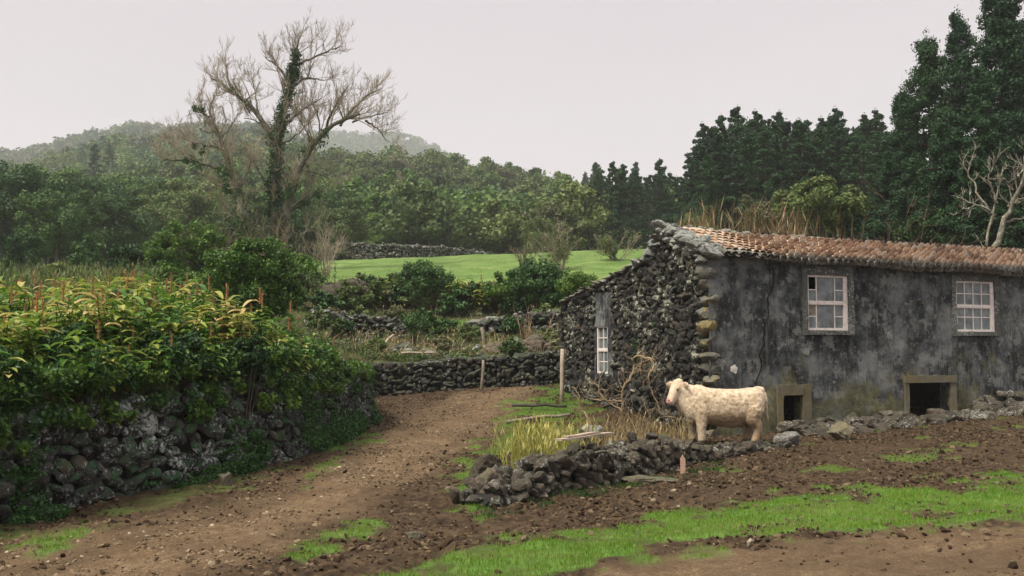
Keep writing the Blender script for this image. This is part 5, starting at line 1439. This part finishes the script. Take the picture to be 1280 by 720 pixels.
# --- ginger plants -------------------------------------------------
def ginger(nst, H, spk, name='ginger_plant'):
    t = empty(name, (0, 0, 0), 'x', 'ginger plant')
    g = G(); gst = G(); spikes = []; nspk = 0
    for k in range(nst):
        a = rng.uniform(0, 6.28); b = np.array([rng.normal(0, .14), rng.normal(0, .14), -.05]); hh = H * rng.uniform(.7, 1.1)
        ln = rng.uniform(.05, .35); d = np.array([math.cos(a) * ln, math.sin(a) * ln, 1.0])
        st = np.array([b, b + d * hh * .5, b + d * hh + [math.cos(a) * .08, math.sin(a) * .08, -.04]]); q, r = smooth_line(st, .014, .007, 5); tubes(gst, q, r, 4, 0)
        nl = rng.integers(9, 13); az = rng.uniform(0, 6.28)
        for j in range(nl):
            f = .32 + .68 * (j + .5) / nl; c = b + d * hh * f; az2 = az + (j % 2) * math.pi + rng.normal(0, .35) + j * .25
            L = .31 * rng.uniform(.7, 1.2); wd_ = L * .36; up = .6 - .7 * (1 - f) + rng.normal(0, .25)
            o = np.array([math.cos(az2), math.sin(az2), 0]); s_ = np.array([-math.sin(az2), math.cos(az2), 0])
            n = 5; V = []
            for m_ in range(n + 1):
                u = m_ / n; pt = c + o * L * u + np.array([0, 0, 1]) * L * (up * u - (.42 + .25 * up) * u * u)
                w_ = wd_ * math.sin(math.pi * min(1, u * .92 + .08)) ** .8 * .5 * (1 if u < 1 else .05)
                V += [pt - s_ * w_ + [0, 0, w_ * .35], pt, pt + s_ * w_ + [0, 0, w_ * .35]]
            F_ = [[3 * i_ + j_, 3 * i_ + j_ + 1, 3 * i_ + j_ + 4, 3 * i_ + j_ + 3] for i_ in range(n) for j_ in range(2)]
            g.add(np.array(V), F_, 0, False)
        if k == 0 and spk:
            tp = b + d * hh; hs_ = rng.uniform(.20, .30); m_ = 50
            z_ = rng.random(m_); aa = rng.uniform(0, 6.28, m_); rr = .020 * (1 - .55 * z_)
            sp = G()
            C = tp + np.stack([np.cos(aa) * rr, np.sin(aa) * rr, z_ * hs_], 1); A_ = nrm(np.stack([np.cos(aa), np.sin(aa), np.full(m_, .8)], 1)); B_ = nrm(np.cross(A_, [0, 0, 1]))
            leaves(sp, C, A_, B_, .034, .016, 0, .2); tubes(sp, np.array([tp - [0, 0, .02], tp + [0, 0, hs_]]), np.array([.018, .008]), 5, 0); nspk += 1; spikes.append(sp)
    obj('foliage', g, [M['ginger']], t); obj('stems', gst, [M['bush_dark']], t)
    for sp in spikes: obj('flower_spike', sp, [M['spike']], t)
    return t
gin = Pool([ginger(6, 1.15, 1), ginger(7, 1.2, 1), ginger(6, 1.05, 0), ginger(7, 1.15, 1), ginger(7, 1.2, 1), ginger(6, 1.1, 0), ginger(6, 1.1, 1)])
GL = 'yellow green ginger plant in the thick bed above the tall retaining wall'
pts = []; t_ = 0
while len(pts) < 298 and t_ < 60000:
    t_ += 1
    yy = 10.5 + 17.5 * rng.random() ** 1.15; px = rng.uniform(-40, 415); x = (px - 640) / F * yy
    sdv = float(step_sd(np.array([x]), np.array([yy]))[0])
    if sdv < .12 or sdv > 9.5: continue
    if px < 80 and yy > 21: continue
    if px > 240 and yy > 18.3 + (px - 240) * .012: continue
    if any((x - (bpx - 640) / F * by_) ** 2 + (yy - by_) ** 2 < br ** 2 for bpx, by_, br in ((95, 14.4, .62), (212, 15.8, .6), (305, 17.0, .6), (5, 12.9, .55), (150, 19, .6), (60, 17.5, .5))): continue
    if any((x - a) ** 2 + (yy - b_) ** 2 < (.34 if sdv < .9 else .42) ** 2 for a, b_ in pts): continue
    pts.append((x, yy))
for k, (x, yy) in enumerate(pts):
    sdv = float(step_sd(np.array([x]), np.array([yy]))[0]); ed = sdv < .75
    zt = float(hbase(np.array([x]), np.array([yy]))[0]) if not ed else float(interp(UPT, np.array([x]), np.array([yy]))[0]) - .26
    o = gin.place(k, x, yy, rng.uniform(.55, .9) if ed else rng.uniform(.8, 1.15), rng.uniform(0, 6.28), label=GL, group='ginger plants above the retaining wall', z=zt)
for k, (px, yy, lab) in enumerate([(478, 43.5, 1), (488, 43.8, 1), (470, 44, 1), (572, 43.5, 2), (585, 43.2, 2), (600, 43.4, 2), (612, 43.6, 2), (590, 42.6, 2), (575, 42.8, 2), (604, 42.6, 2), (622, 43, 2), (655, 42, 2), (640, 41.6, 2)]):
    x = (px - 640) / F * yy
    gin.place(k, x, yy, rng.uniform(1.1, 1.45), rng.uniform(0, 6.28), label='ginger clump between the huge boulder and the dense dark bush' if lab == 1 else 'ginger clump right of the dense dark bush at the pasture edge', group='ginger clumps at the pasture edge')

# shaded undergrowth below the gingers
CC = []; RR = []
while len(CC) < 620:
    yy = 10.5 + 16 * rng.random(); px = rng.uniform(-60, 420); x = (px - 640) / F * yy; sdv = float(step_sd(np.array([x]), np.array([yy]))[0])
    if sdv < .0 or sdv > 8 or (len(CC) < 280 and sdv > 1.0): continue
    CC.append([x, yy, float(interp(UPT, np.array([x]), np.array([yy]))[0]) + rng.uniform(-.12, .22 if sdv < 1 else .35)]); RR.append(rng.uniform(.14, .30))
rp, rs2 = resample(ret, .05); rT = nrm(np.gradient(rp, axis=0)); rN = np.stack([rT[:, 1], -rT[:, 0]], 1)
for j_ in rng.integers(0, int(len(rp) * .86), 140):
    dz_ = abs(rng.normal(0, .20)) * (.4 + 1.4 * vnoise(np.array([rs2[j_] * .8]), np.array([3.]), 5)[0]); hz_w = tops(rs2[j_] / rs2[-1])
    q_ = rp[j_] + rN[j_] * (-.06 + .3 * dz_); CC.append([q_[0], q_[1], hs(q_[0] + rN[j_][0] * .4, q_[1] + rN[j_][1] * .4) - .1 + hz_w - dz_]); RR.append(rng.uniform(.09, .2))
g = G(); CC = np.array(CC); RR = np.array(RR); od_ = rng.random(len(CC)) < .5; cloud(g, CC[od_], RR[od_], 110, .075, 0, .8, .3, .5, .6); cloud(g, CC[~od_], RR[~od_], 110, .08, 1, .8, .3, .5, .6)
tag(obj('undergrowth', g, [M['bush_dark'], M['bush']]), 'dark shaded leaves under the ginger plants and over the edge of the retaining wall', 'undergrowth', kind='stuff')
# ivy, ferns and moss on the retaining wall
pts, s = resample(ret, .05); T = nrm(np.gradient(pts, axis=0)); Nn = np.stack([T[:, 1], -T[:, 0]], 1)
i = rng.integers(0, len(pts), 5200); u = rng.random(5200) ** 1.6 * 1.7; L_ = s[i]
dn_ = fbm(L_ * .9, u * 1.4, 71, 4); kp = dn_ > np.where(u < .5, .47, .59) + np.where(s[i] / s[-1] > .8, .03, 0)
kp &= u < np.array([tops(q / s[-1]) for q in L_]) + .05
i, u = i[kp], u[kp]; off = .12 - .12 * u + rng.normal(0, .03, len(i)) + np.where(u < .35, .12, 0)
C = np.stack([pts[i, 0] + Nn[i, 0] * off, pts[i, 1] + Nn[i, 1] * off, h(pts[i, 0] + Nn[i, 0] * .35, pts[i, 1] + Nn[i, 1] * .35) + u - .05], 1)
g = G(); cloud(g, C, np.full(len(C), .11), 14, .045, 0, .7, .2, .4, .75)
tag(obj('wall_creepers', g, [M['ivy']]), 'dark green ivy and ferns creeping over the stones of the retaining wall', 'creepers', kind='stuff')
# bright moss / fern patches
g = G(); CC = []
for (px, py) in ((262, 478), (278, 474), (250, 482), (20, 508), (5, 515), (40, 516), (290, 480), (45, 500)):
    q = None
    bp = hit_low(px, min(655, 655 - px * .22)); CC.append(P(px, py, bp[1] + .25) + rng.normal(0, .03, 3))
cloud(g, CC, np.full(len(CC), .2), 420, .035, 0, .55, .2, .4, .35)
tag(obj('fern_tufts', g, [M['bush']]), 'bright green feathery fern tufts on top of the retaining wall', 'ferns', kind='stuff')
# creeper on gable + weeds at the low wall foot
g = G(); CC = [hp(-.1, s_, z_) for s_, z_ in ((3.0, .2), (3.05, 0), (3.1, -.15), (2.95, -.3), (2.2, .6), (3.2, .1))]
cloud(g, CC, np.full(len(CC), .11), 60, .05, 0, 1.2, .1, .3, .7); tag(obj('gable_creeper', g, [M['ivy']]), 'small green creeper on the rubble gable above the vine', 'creeper')
wt = (poly_sd([(598, 640), (650, 632), (720, 616), (800, 600), (860, 588), (905, 578), (905, 584), (860, 594), (800, 608), (720, 624), (650, 640), (600, 648)], PX, PYY) > -3) * near * (nz > .5)
blades(wt.astype(float), 2600, .07, .006, 'wall_foot_grass', [M['ivy']], 'small green weeds along the foot of the low stone wall', 'weeds', .6)

# ================================================================== POSTS, RAILS, PLANKS
def post(px, ytop, ybot, Yd, r, mat, label, tilt=0.0, group=None, name='fence_post', cat='post'):
    a = P(px + tilt, ytop, Yd); x = (px - 640) / F * Yd; z0 = hs(x, Yd)
    q = np.array([[0, 0, -.25], [(a[0] - x) * .3, 0, (a[2] - z0) * .3], [(a[0] - x) * .7 + rng.normal(0, .008), 0, (a[2] - z0) * .7], [a[0] - x, 0, a[2] - z0]])
    g = G(); tubes(g, q, np.array([r * 1.1, r, r * 1.02, r * .92]), 8, 0, cap=True)
    return tag(obj(name, g, [mat], loc=(x, Yd, z0)), label, cat, group)
post(602, 450, 487, 29.6, .045, M['wood'], 'thin grey fence stake standing against the low dark wall at the top of the lane', 2, 'fence posts')
post(702, 436, 490, 27.6, .06, M['wood_pale'], 'pale upright post beside the rear corner of the gable', 1, 'fence posts')
post(606, 409, 430, 33.8, .06, M['wood'], 'short leaning wooden stake on the terrace beside the boulders', -4, 'fence posts')
def pole(a, b_, r, mat, label, name='fallen_pole', cat='pole', n=6, wob=.02, flat=None):
    a = np.array(a); b_ = np.array(b_); c = (a + b_) / 2; t = np.linspace(0, 1, n)[:, None]; q = (a - c) * (1 - t) + (b_ - c) * t; q[1:-1] += rng.normal(0, wob, (n - 2, 3))
    g = G(); tubes(g, q, np.full(n, r) * np.linspace(1.1, .85, n), 7, 0, cap=True)
    return tag(obj(name, g, [mat], loc=tuple(c)), label, cat)
def gp(px, Yd, dz=.05):
    x = (px - 640) / F * Yd; return [x, Yd, hs(x, Yd) + dz]
pole(gp(640, 26.3, .12), gp(708, 26.0, .16), .04, M['bark_dark'], 'dark wooden pole lying on the grass between lane and gable, farther of two')
pole(gp(633, 24.0, .06), gp(712, 24.3, .22), .04, M['wood'], 'grey wooden pole lying nearer, across the grass beside the lane')
pole(gp(475, 33.5, .1), gp(492, 34.5, .35), .05, M['wood_pale'], 'pale broken log on the terrace slope above the far wall')
pole(gp(502, 31.2, .22), gp(545, 31.3, .22), .035, M['wood_pale'], 'long pale stick lying along the top of the far wall')
# two planks lying on the low wall
lp, ls_ = resample(lowp, .1)
def plank(px0, px1, dz, name, label, wdt=.13, th=.03, mat='wood_pale', off=0):
    q0 = P(px0, 560, 15); idx0 = np.argmin(abs(proj(lp[:, 0], lp[:, 1], np.full(len(lp), -1.6))[0] - px0)); idx1 = np.argmin(abs(proj(lp[:, 0], lp[:, 1], np.full(len(lp), -1.6))[0] - px1))
    a = np.array([lp[idx0, 0], lp[idx0, 1] + off, 0]); b_ = np.array([lp[idx1, 0], lp[idx1, 1] + off, 0]); c = (a + b_) / 2
    za = hs(a[0], a[1]) + dz; zb_ = hs(b_[0], b_[1]) + dz; c[2] = (za + zb_) / 2
    L = np.linalg.norm((b_ - a)[:2]); g = G(); n = 10
    V = []
    for k in range(n):
        f = k / (n - 1) - .5
        for (y_, z_) in ((-wdt / 2, 0), (wdt / 2, 0), (wdt / 2, th), (-wdt / 2, th)): V.append([f * L, y_ + rng.normal(0, .004), z_ + .012 * math.sin(f * 5)])
    idx = np.arange(n * 4).reshape(n, 4)
    g.add(np.array(V), np.concatenate([np.stack([idx[:-1, k], idx[1:, k], idx[1:, (k + 1) % 4], idx[:-1, (k + 1) % 4]], -1) for k in range(4)]), 0); g.add(np.array(V)[:4], [[0, 1, 2, 3]]); g.add(np.array(V)[-4:], [[0, 1, 2, 3]])
    o = obj(name, g, [M[mat]], loc=tuple(c)); o.rotation_euler = (0, math.atan2(-(zb_ - za), L), math.atan2(b_[1] - a[1], b_[0] - a[0]))
    return tag(o, label, 'plank')
plank(700, 764, .74, 'plank', 'longer weathered plank lying on top of the low stone wall')
plank(708, 748, .775, 'plank', 'shorter pale plank resting on the longer one on the low wall', .09, .025, off=.05)
q = hit_low(852, 592); g = G()
Vst = np.array([[-.045, -.012, -.15], [.045, -.012, -.15], [.045, .012, -.15], [-.045, .012, -.15], [-.042, -.012, .2], [.045, -.012, .2], [.045, .012, .2], [-.042, .012, .2], [.0, -.012, .28], [.0, .012, .28]])
g.add(Vst, [[0, 1, 5, 4], [2, 3, 7, 6], [1, 2, 6, 5], [3, 0, 4, 7]]); g.add(Vst, [[4, 5, 8], [6, 7, 9]]); g.add(Vst, [[5, 6, 9, 8], [7, 4, 8, 9]])
tag(obj('wooden_stake', g, [roundtrip('pink_wood', [(.3, (.34, .2, .14)), (.7, (.5, .33, .25))], 20)], loc=(q[0], q[1] - .12, hs(q[0], q[1]) + .06)), 'short pinkish pointed board stuck in the soil against the low wall', 'stake')

# ================================================================== COW
YC = 21.05
cowx = (900 - 640) / F * YC; cowz = hs(cowx, YC) + .04
cz0 = cowz
parts = []
def ell(c, r, R=None):
    V, Fc = ICO3; V = V * np.array(r)
    if R is not None: V = V @ np.array(R).T
    parts.append((V + np.array(c), Fc))
def chain(pts_, rad, k=14, sub=5):
    pts_ = np.array(pts_, float); rad = np.array(rad, float); d = np.linalg.norm(np.diff(pts_, axis=0), axis=1); L = np.concatenate([[0], np.cumsum(d)])
    n = max(8, int(L[-1] / .03)); s = np.linspace(0, L[-1], n)
    q = np.stack([np.interp(s, L, pts_[:, j]) for j in range(3)], 1); r = np.interp(s, L, rad)
    for _ in range(2): q[1:-1] = (q[:-2] + 2 * q[1:-1] + q[2:]) / 4; r[1:-1] = (r[:-2] + 2 * r[1:-1] + r[2:]) / 4
    gg = G(); tubes(gg, q, r, k, 0, cap=True); parts.append((gg.c[0][0], gg.c[0][1]))
    V, Fc = ICO2
    parts.append((V * r[-1] + q[-1], Fc)); parts.append((V * r[0] + q[0], Fc))
st = [(-.90, .86, .15, .12), (-.86, .85, .24, .19), (-.76, .83, .315, .26), (-.62, .80, .365, .295), (-.4, .765, .37, .31), (-.1, .745, .385, .335), (.2, .765, .375, .33), (.42, .80, .395, .30), (.58, .80, .39, .27), (.70, .79, .33, .22), (.79, .80, .23, .16)]
xs_ = np.linspace(-.90, .79, 60); sta = np.array(st); k_ = 28; th = np.arange(k_) * 2 * math.pi / k_
zc_ = np.interp(xs_, sta[:, 0], sta[:, 1]); hz_ = np.interp(xs_, sta[:, 0], sta[:, 2]); hy_ = np.interp(xs_, sta[:, 0], sta[:, 3])
for a_ in (zc_, hz_, hy_):
    for _ in range(3): a_[1:-1] = (a_[:-2] + 2 * a_[1:-1] + a_[2:]) / 4
cs_ = np.sign(np.cos(th)) * np.abs(np.cos(th)) ** .85; sn_ = np.sign(np.sin(th)) * np.abs(np.sin(th)) ** .85
V = np.stack([np.repeat(xs_[:, None], k_, 1), hy_[:, None] * cs_[None], zc_[:, None] + hz_[:, None] * sn_[None]], -1)
I_ = np.arange(60 * k_).reshape(60, k_)
FQ_ = np.stack([I_[:-1], np.roll(I_[:-1], -1, 1), np.roll(I_[1:], -1, 1), I_[1:]], -1).reshape(-1, 4)
tri = np.concatenate([FQ_[:, [0, 1, 2]], FQ_[:, [0, 2, 3]]])
c0 = V[0].mean(0); c1 = V[-1].mean(0); Vb = np.concatenate([V.reshape(-1, 3), [c0, c1]])
capf = np.array([[60 * k_, (j + 1) % k_, j] for j in range(k_)] + [[60 * k_ + 1, 59 * k_ + j, 59 * k_ + (j + 1) % k_] for j in range(k_)])
parts.append((Vb, np.concatenate([tri, capf])))
# neck and head, turned towards the camera
chain([(.48, 0, .93), (.64, .0, 1.0), (.78, .01, 1.09), (.88, .03, 1.17)], [.27, .225, .17, .14])
chain([(.62, 0, .70), (.76, 0, .78), (.86, .03, .93), (.92, .05, 1.03)], [.20, .175, .145, .12])
hy0 = math.radians(42); hf = np.array([math.cos(hy0), math.sin(hy0), 0]); hl = np.array([-math.sin(hy0), math.cos(hy0), 0]); up = np.array([0, 0, 1.])
poll = np.array([.90, .03, 1.225])
def hd(f, l, u): return poll + hf * f + hl * l + up * u
chain([hd(0, 0, .0), hd(.07, 0, -.08), hd(.15, 0, -.19), hd(.22, 0, -.29), hd(.255, 0, -.35)], [.122, .128, .104, .088, .086])
chain([hd(.0, 0, -.12), hd(.08, 0, -.22), hd(.18, 0, -.33), hd(.225, 0, -.375)], [.12, .095, .066, .06])
ell(hd(.275, 0, -.345), (.062, .092, .070), np.stack([hf, hl, up], 1)); ell(hd(-.01, .0, .06), (.10, .10, .065))
for sg in (1, -1):
    ell(hd(.10, .085 * sg, -.070), (.06, .038, .035), np.stack([hf, hl, up], 1))
    e0 = hd(-.01, .12 * sg, .01); e1 = hd(.02, .27 * sg, -.005)
    ax = nrm(e1 - e0); fwd_ = nrm(hf * .9 - up * .2); nn_ = nrm(np.cross(ax, fwd_))
    ell((e0 + e1) / 2 + ax * .02, (.115, .024, .066), np.stack([ax, nrm(fwd_ + nn_ * 0), nrm(np.cross(ax, fwd_))], 1))
# shoulder, haunch
ell((.44, .16, .72), (.20, .16, .28)); ell((.44, -.16, .72), (.20, .16, .28)); ell((-.62, .15, .76), (.25, .17, .32)); ell((-.62, -.15, .76), (.25, .17, .32))
ell((.50, 0, 1.09), (.22, .11, .13)); ell((-.78, 0, 1.12), (.13, .07, .075)); ell((.62, 0, .53), (.14, .15, .15)); ell((-.15, 0, .52), (.45, .24, .20))
for (x0, y0, dx) in ((.43, .19, 0), (.56, -.18, .02)):
    chain([(x0 + .02, y0 * .95, .66), (x0, y0, .48), (x0 + .015 + dx, y0, .31), (x0 + dx, y0, .13), (x0 + .02 + dx, y0, .045)], [.155, .125, .098, .080, .078])
for (x0, y0, dx) in ((-.66, .18, 0), (-.56, -.18, .03)):
    chain([(x0 + .02, y0 * .9, .70), (x0 + .05, y0, .52), (x0 - .07, y0, .37), (x0 - .055 + dx, y0, .24), (x0 - .02 + dx, y0, .12), (x0 + .01 + dx, y0, .045)], [.20, .165, .105, .082, .074, .076])
chain([(-.86, 0, 1.10), (-.925, .01, 1.03), (-.945, .02, .85), (-.94, .03, .62)], [.035, .028, .022, .020])
chain([(-.94, .03, .64), (-.945, .035, .50), (-.94, .035, .38)], [.022, .04, .012])
chain([(-.34, 0, .40), (-.42, 0, .36)], [.06, .05])
gc = G()
for Vp, Fp in parts: gc.add(Vp, Fp, 0, True)
tmp = bpy.data.objects.new('tmp', gc.mesh('tmp', [])); COL.objects.link(tmp)
md = tmp.modifiers.new('r', 'REMESH'); md.mode = 'VOXEL'; md.voxel_size = .0145
ms = tmp.modifiers.new('s', 'SMOOTH'); ms.factor = .6; ms.iterations = 4
dg = bpy.context.evaluated_depsgraph_get(); ev = tmp.evaluated_get(dg)
cm = bpy.data.meshes.new_from_object(ev); bpy.data.objects.remove(tmp)
nv = len(cm.vertices); co = np.empty(nv * 3, np.float32); cm.vertices.foreach_get('co', co); co = co.reshape(-1, 3).astype(float)
no = np.empty(nv * 3, np.float32); cm.vertices.foreach_get('normal', no); no = no.reshape(-1, 3)
fur = (fbm(co[:, 0] * 16 + co[:, 1] * 5, co[:, 2] * 20 + co[:, 1] * 9, 3, 3) - .5) * .018 + (fbm(co[:, 0] * 45, co[:, 2] * 45 + co[:, 1] * 30, 9, 2) - .5) * .007
facem = sstep(.35, .18, np.linalg.norm(co - hd(.2, 0, -.28), axis=1)); legm = sstep(.35, .2, co[:, 2])
co2 = co + no * (fur * (1 - .85 * facem) * (1 - .5 * legm))[:, None]
cm.vertices.foreach_set('co', co2.ravel().astype(np.float32)); cm.polygons.foreach_set('use_smooth', np.ones(len(cm.polygons), bool)); cm.update()
def cattr(n, a):
    at = cm.attributes.new(n, 'FLOAT', 'POINT'); at.data.foreach_set('value', np.asarray(a, np.float32))
cattr('dirt_and_shade', np.clip(sstep(.85, .42, co[:, 2]) * (.75 + .8 * fbm(co[:, 0] * 5, co[:, 2] * 5, 12)) * (co[:, 0] < .35) + .6 * sstep(.46, .70, fbm(co[:, 0] * 13 + 3, co[:, 2] * 15, 14, 4)) * (co[:, 0] < .62) * sstep(1.14, .95, co[:, 2]) + .45 * sstep(.5, .65, fbm(co[:, 0] * 22, co[:, 2] * 22, 15, 3)) * (co[:, 0] < .8) + .5 * legm * (co[:, 0] < 0), 0, 1))  # real grime and tan mottling, plus belly shade painted into the coat colour
nose = sstep(.085, .055, np.linalg.norm(co - hd(.335, 0, -.345), axis=1)); cattr('nose', nose)
eyem = np.zeros(nv); nos2 = np.zeros(nv)
for sg in (1, -1): nos2 = np.maximum(nos2, sstep(.026, .014, np.linalg.norm(co - hd(.335, .036 * sg, -.325), axis=1)))
cattr('nostril', nos2); cattr('ear', sstep(.12, .05, np.linalg.norm(co - hd(.05, .24, -.01), axis=1)) + sstep(.12, .05, np.linalg.norm(co - hd(.06, -.24, -.01), axis=1)) + .9 * sstep(.055, .028, np.linalg.norm(co - hd(.146, .112, -.105), axis=1)) + .5 * sstep(.06, .02, np.abs(np.linalg.norm(co - hd(.335, 0, -.345), axis=1) - .10)) * (co[:, 2] < .92))
cattr('hoof', sstep(.085, .065, co[:, 2]))
cattr('sheath', sstep(.09, .04, np.linalg.norm(co - np.array([-.42, .05, .36]), axis=1)))
m, nt, out = newmat('cream_curly_coat'); tcd = nd(nt, 'ShaderNodeTexCoord').outputs['Object']
c = ramp(nt, noise(nt, tcd, 11, 9, .75), [(.3, (.39, .29, .185)), (.45, (.54, .43, .30)), (.6, (.65, .54, .40)), (.75, (.73, .63, .49))])
dirt_and_shade = ramp(nt, noise(nt, tcd, 14, 6, .7), [(.3, (.13, .08, .04)), (.65, (.34, .23, .12))])
c = mix(nt, math_(nt, 'MULTIPLY', attr(nt, 'dirt_and_shade'), .8), c, dirt_and_shade); c = mix(nt, attr(nt, 'ear'), c, (.62, .44, .31)); c = mix(nt, attr(nt, 'nose'), c, (.60, .30, .26)); c = mix(nt, attr(nt, 'nostril'), c, (.08, .03, .03)); c = mix(nt, attr(nt, 'sheath'), c, (.42, .16, .10)); c = mix(nt, attr(nt, 'hoof'), c, (.10, .08, .06))
vor = nd(nt, 'ShaderNodeTexVoronoi'); vor.inputs['Scale'].default_value = 38; nt.links.new(mix(nt, .25, tcd, noise(nt, tcd, 12, 3)), vor.inputs['Vector'])
bmp = math_(nt, 'ADD', math_(nt, 'MULTIPLY', vor.outputs[0], .15), noise(nt, tcd, 40, 6, .7))
bs_ = finish(m, nt, out, c, .9, bmp, .7, .012, .15); bs_.inputs['Sheen Weight'].default_value = .25
cm.materials.clear(); cm.materials.append(m)
cow = bpy.data.objects.new('cow', cm); COL.objects.link(cow)
cow.location = (cowx, YC, cowz); cow.rotation_euler = (0, 0, math.radians(176)); cow.scale = (1.03, 1.03, 1.03)
tag(cow, 'cream white woolly cow standing sideways with its head turned towards the viewer', 'cow')
m, nt, out = newmat('eye_black'); finish(m, nt, out, (.012, .008, .006), .12, spec=.6)
for sg in (1, -1):
    g = G(); V, Fc = ICO3; g.add(V * .024 + hd(.146, .112 * sg, -.105), Fc, 0, True); obj('eye', g, [m], cow)
# short coat tufts that break the outline
i = rng.integers(0, nv, 42000); keep_ = (facem[i] < .3) & (co[i, 2] > .12); i = i[keep_]
wv = fbm(co[i, 0] * 9, co[i, 2] * 9 + co[i, 1] * 5, 19, 2)[:, None] - .5
A_ = np.array([-.45, 0, -.8]) + rng.normal(0, .28, (len(i), 3)) + wv * np.array([2.6, 0, 1.0]); A_ = nrm(A_ - (A_ * no[i]).sum(1, keepdims=True) * no[i]); B_ = nrm(np.cross(A_, no[i])); A_ = nrm(A_ + no[i] * rng.uniform(.15, .45, (len(i), 1)))
g = G(); leaves(g, co2[i] - no[i] * .004, A_, B_, rng.uniform(.018, .042, (len(i), 1)), .0045, 0, .1)
cf = g.mesh('coat', [m]); at_i = np.repeat(i, 4)
for nme in ('dirt_and_shade',):
    src = np.empty(nv, np.float32); cm.attributes[nme].data.foreach_get('value', src); a2 = cf.attributes.new(nme, 'FLOAT', 'POINT'); vals = src[at_i]; a2.data.foreach_set('value', vals[:len(cf.vertices)])
cf.materials.clear(); cf.materials.append(bpy.data.materials['cream_curly_coat'])
obj('coat_hair', cf, None, cow)

# ================================================================== AIR, SKY, LIGHT, CAMERA
g = G(); hx, y0, y1, z0, z1 = 1650, -70, 3060, -4, 450
V = np.array([[x, y, z] for x in (-hx, hx) for y in (y0, y1) for z in (z0, z1)], float)
g.add(V, [[0, 1, 3, 2], [4, 6, 7, 5], [0, 4, 5, 1], [2, 3, 7, 6], [0, 2, 6, 4], [1, 5, 7, 3]])
m, nt, out = newmat('mist'); v = nd(nt, 'ShaderNodeVolumePrincipled'); v.inputs['Color'].default_value = (.92, .93, .96, 1); v.inputs['Density'].default_value = .00038; v.inputs['Anisotropy'].default_value = .1
nt.links.new(v.outputs[0], out.inputs['Volume'])
hz_o = tag(obj('haze', g, [m]), 'thin pale mist filling the air in front of the hills', 'haze', kind='stuff')

world = bpy.data.worlds.new('World'); scene.world = world; world.use_nodes = True; nt = world.node_tree; nt.nodes.clear()
out = nd(nt, 'ShaderNodeOutputWorld'); bg = nd(nt, 'ShaderNodeBackground'); bg.inputs[1].default_value = .1
sky = nd(nt, 'ShaderNodeTexSky', sky_type='NISHITA'); sky.sun_disc = False
SE, SA = math.radians(58), math.radians(232)    # elevation, compass-like rotation
sky.sun_elevation = SE; sky.sun_rotation = SA; sky.dust_density = 3
tc = nd(nt, 'ShaderNodeTexCoord'); sp_ = nd(nt, 'ShaderNodeSeparateXYZ'); nt.links.new(tc.outputs['Generated'], sp_.inputs[0])
ov = ramp(nt, sp_.outputs[2], [(0, (.262, .240, .257)), (.34, (.236, .213, .231)), (.65, (.42, .41, .39)), (1, (.66, .65, .61))])
mc = nd(nt, 'ShaderNodeMapping'); mc.inputs['Scale'].default_value = (1, 1, 3.2); nt.links.new(tc.outputs['Generated'], mc.inputs[0])
cn = ramp(nt, noise(nt, mc.outputs[0], 2.2, 5, .5), [(.3, (.93, .93, .94)), (.7, (1.04, 1.035, 1.03))]); ov = mix(nt, 1.0, ov, cn, 'MULTIPLY')
sc = nd(nt, 'ShaderNodeVectorMath', operation='SCALE'); nt.links.new(ov, sc.inputs[0]); sc.inputs['Scale'].default_value = 20
mx = mix(nt, .97, sky.outputs[0], sc.outputs[0])
nt.links.new(mx, bg.inputs[0]); nt.links.new(bg.outputs[0], out.inputs[0])

sun = bpy.data.lights.new('sun', 'SUN'); sun.energy = 3.9; sun.angle = math.radians(16); sun.color = (1, .93, .81)
so = bpy.data.objects.new('sun', sun); COL.objects.link(so)
dirv = Vector((math.sin(SA) * math.cos(SE), math.cos(SA) * math.cos(SE), math.sin(SE)))   # towards the sun
so.rotation_euler = dirv.to_track_quat('Z', 'Y').to_euler(); so.location = (0, 0, 40)

cam = bpy.data.cameras.new('camera'); cam.sensor_width = 36; cam.lens = 36 * F / 1280; cam.clip_end = 6000; cam.clip_start = .05
co_ = bpy.data.objects.new('camera', cam); COL.objects.link(co_); co_.location = (0, 0, 0); co_.rotation_euler = (math.pi / 2 + PITCH, 0, 0)
scene.camera = co_
scene.view_settings.view_transform = 'Standard'; scene.view_settings.look = 'None'; scene.view_settings.gamma = 1; scene.view_settings.exposure = 0.5
scene.cycles.use_denoising = True
scene.cycles.denoiser = 'OPENIMAGEDENOISE'
scene.cycles.denoising_input_passes = 'RGB_ALBEDO_NORMAL'
scene.cycles.denoising_prefilter = 'ACCURATE'
scene.cycles.max_bounces = 5; scene.cycles.diffuse_bounces = 3; scene.cycles.transparent_max_bounces = 6; scene.cycles.volume_bounces = 1
scene.cycles.use_adaptive_sampling = True; scene.cycles.adaptive_threshold = .015
print('OBJECTS', len(scene.objects), 'tris', sum(len(m_.polygons) for m_ in bpy.data.meshes))
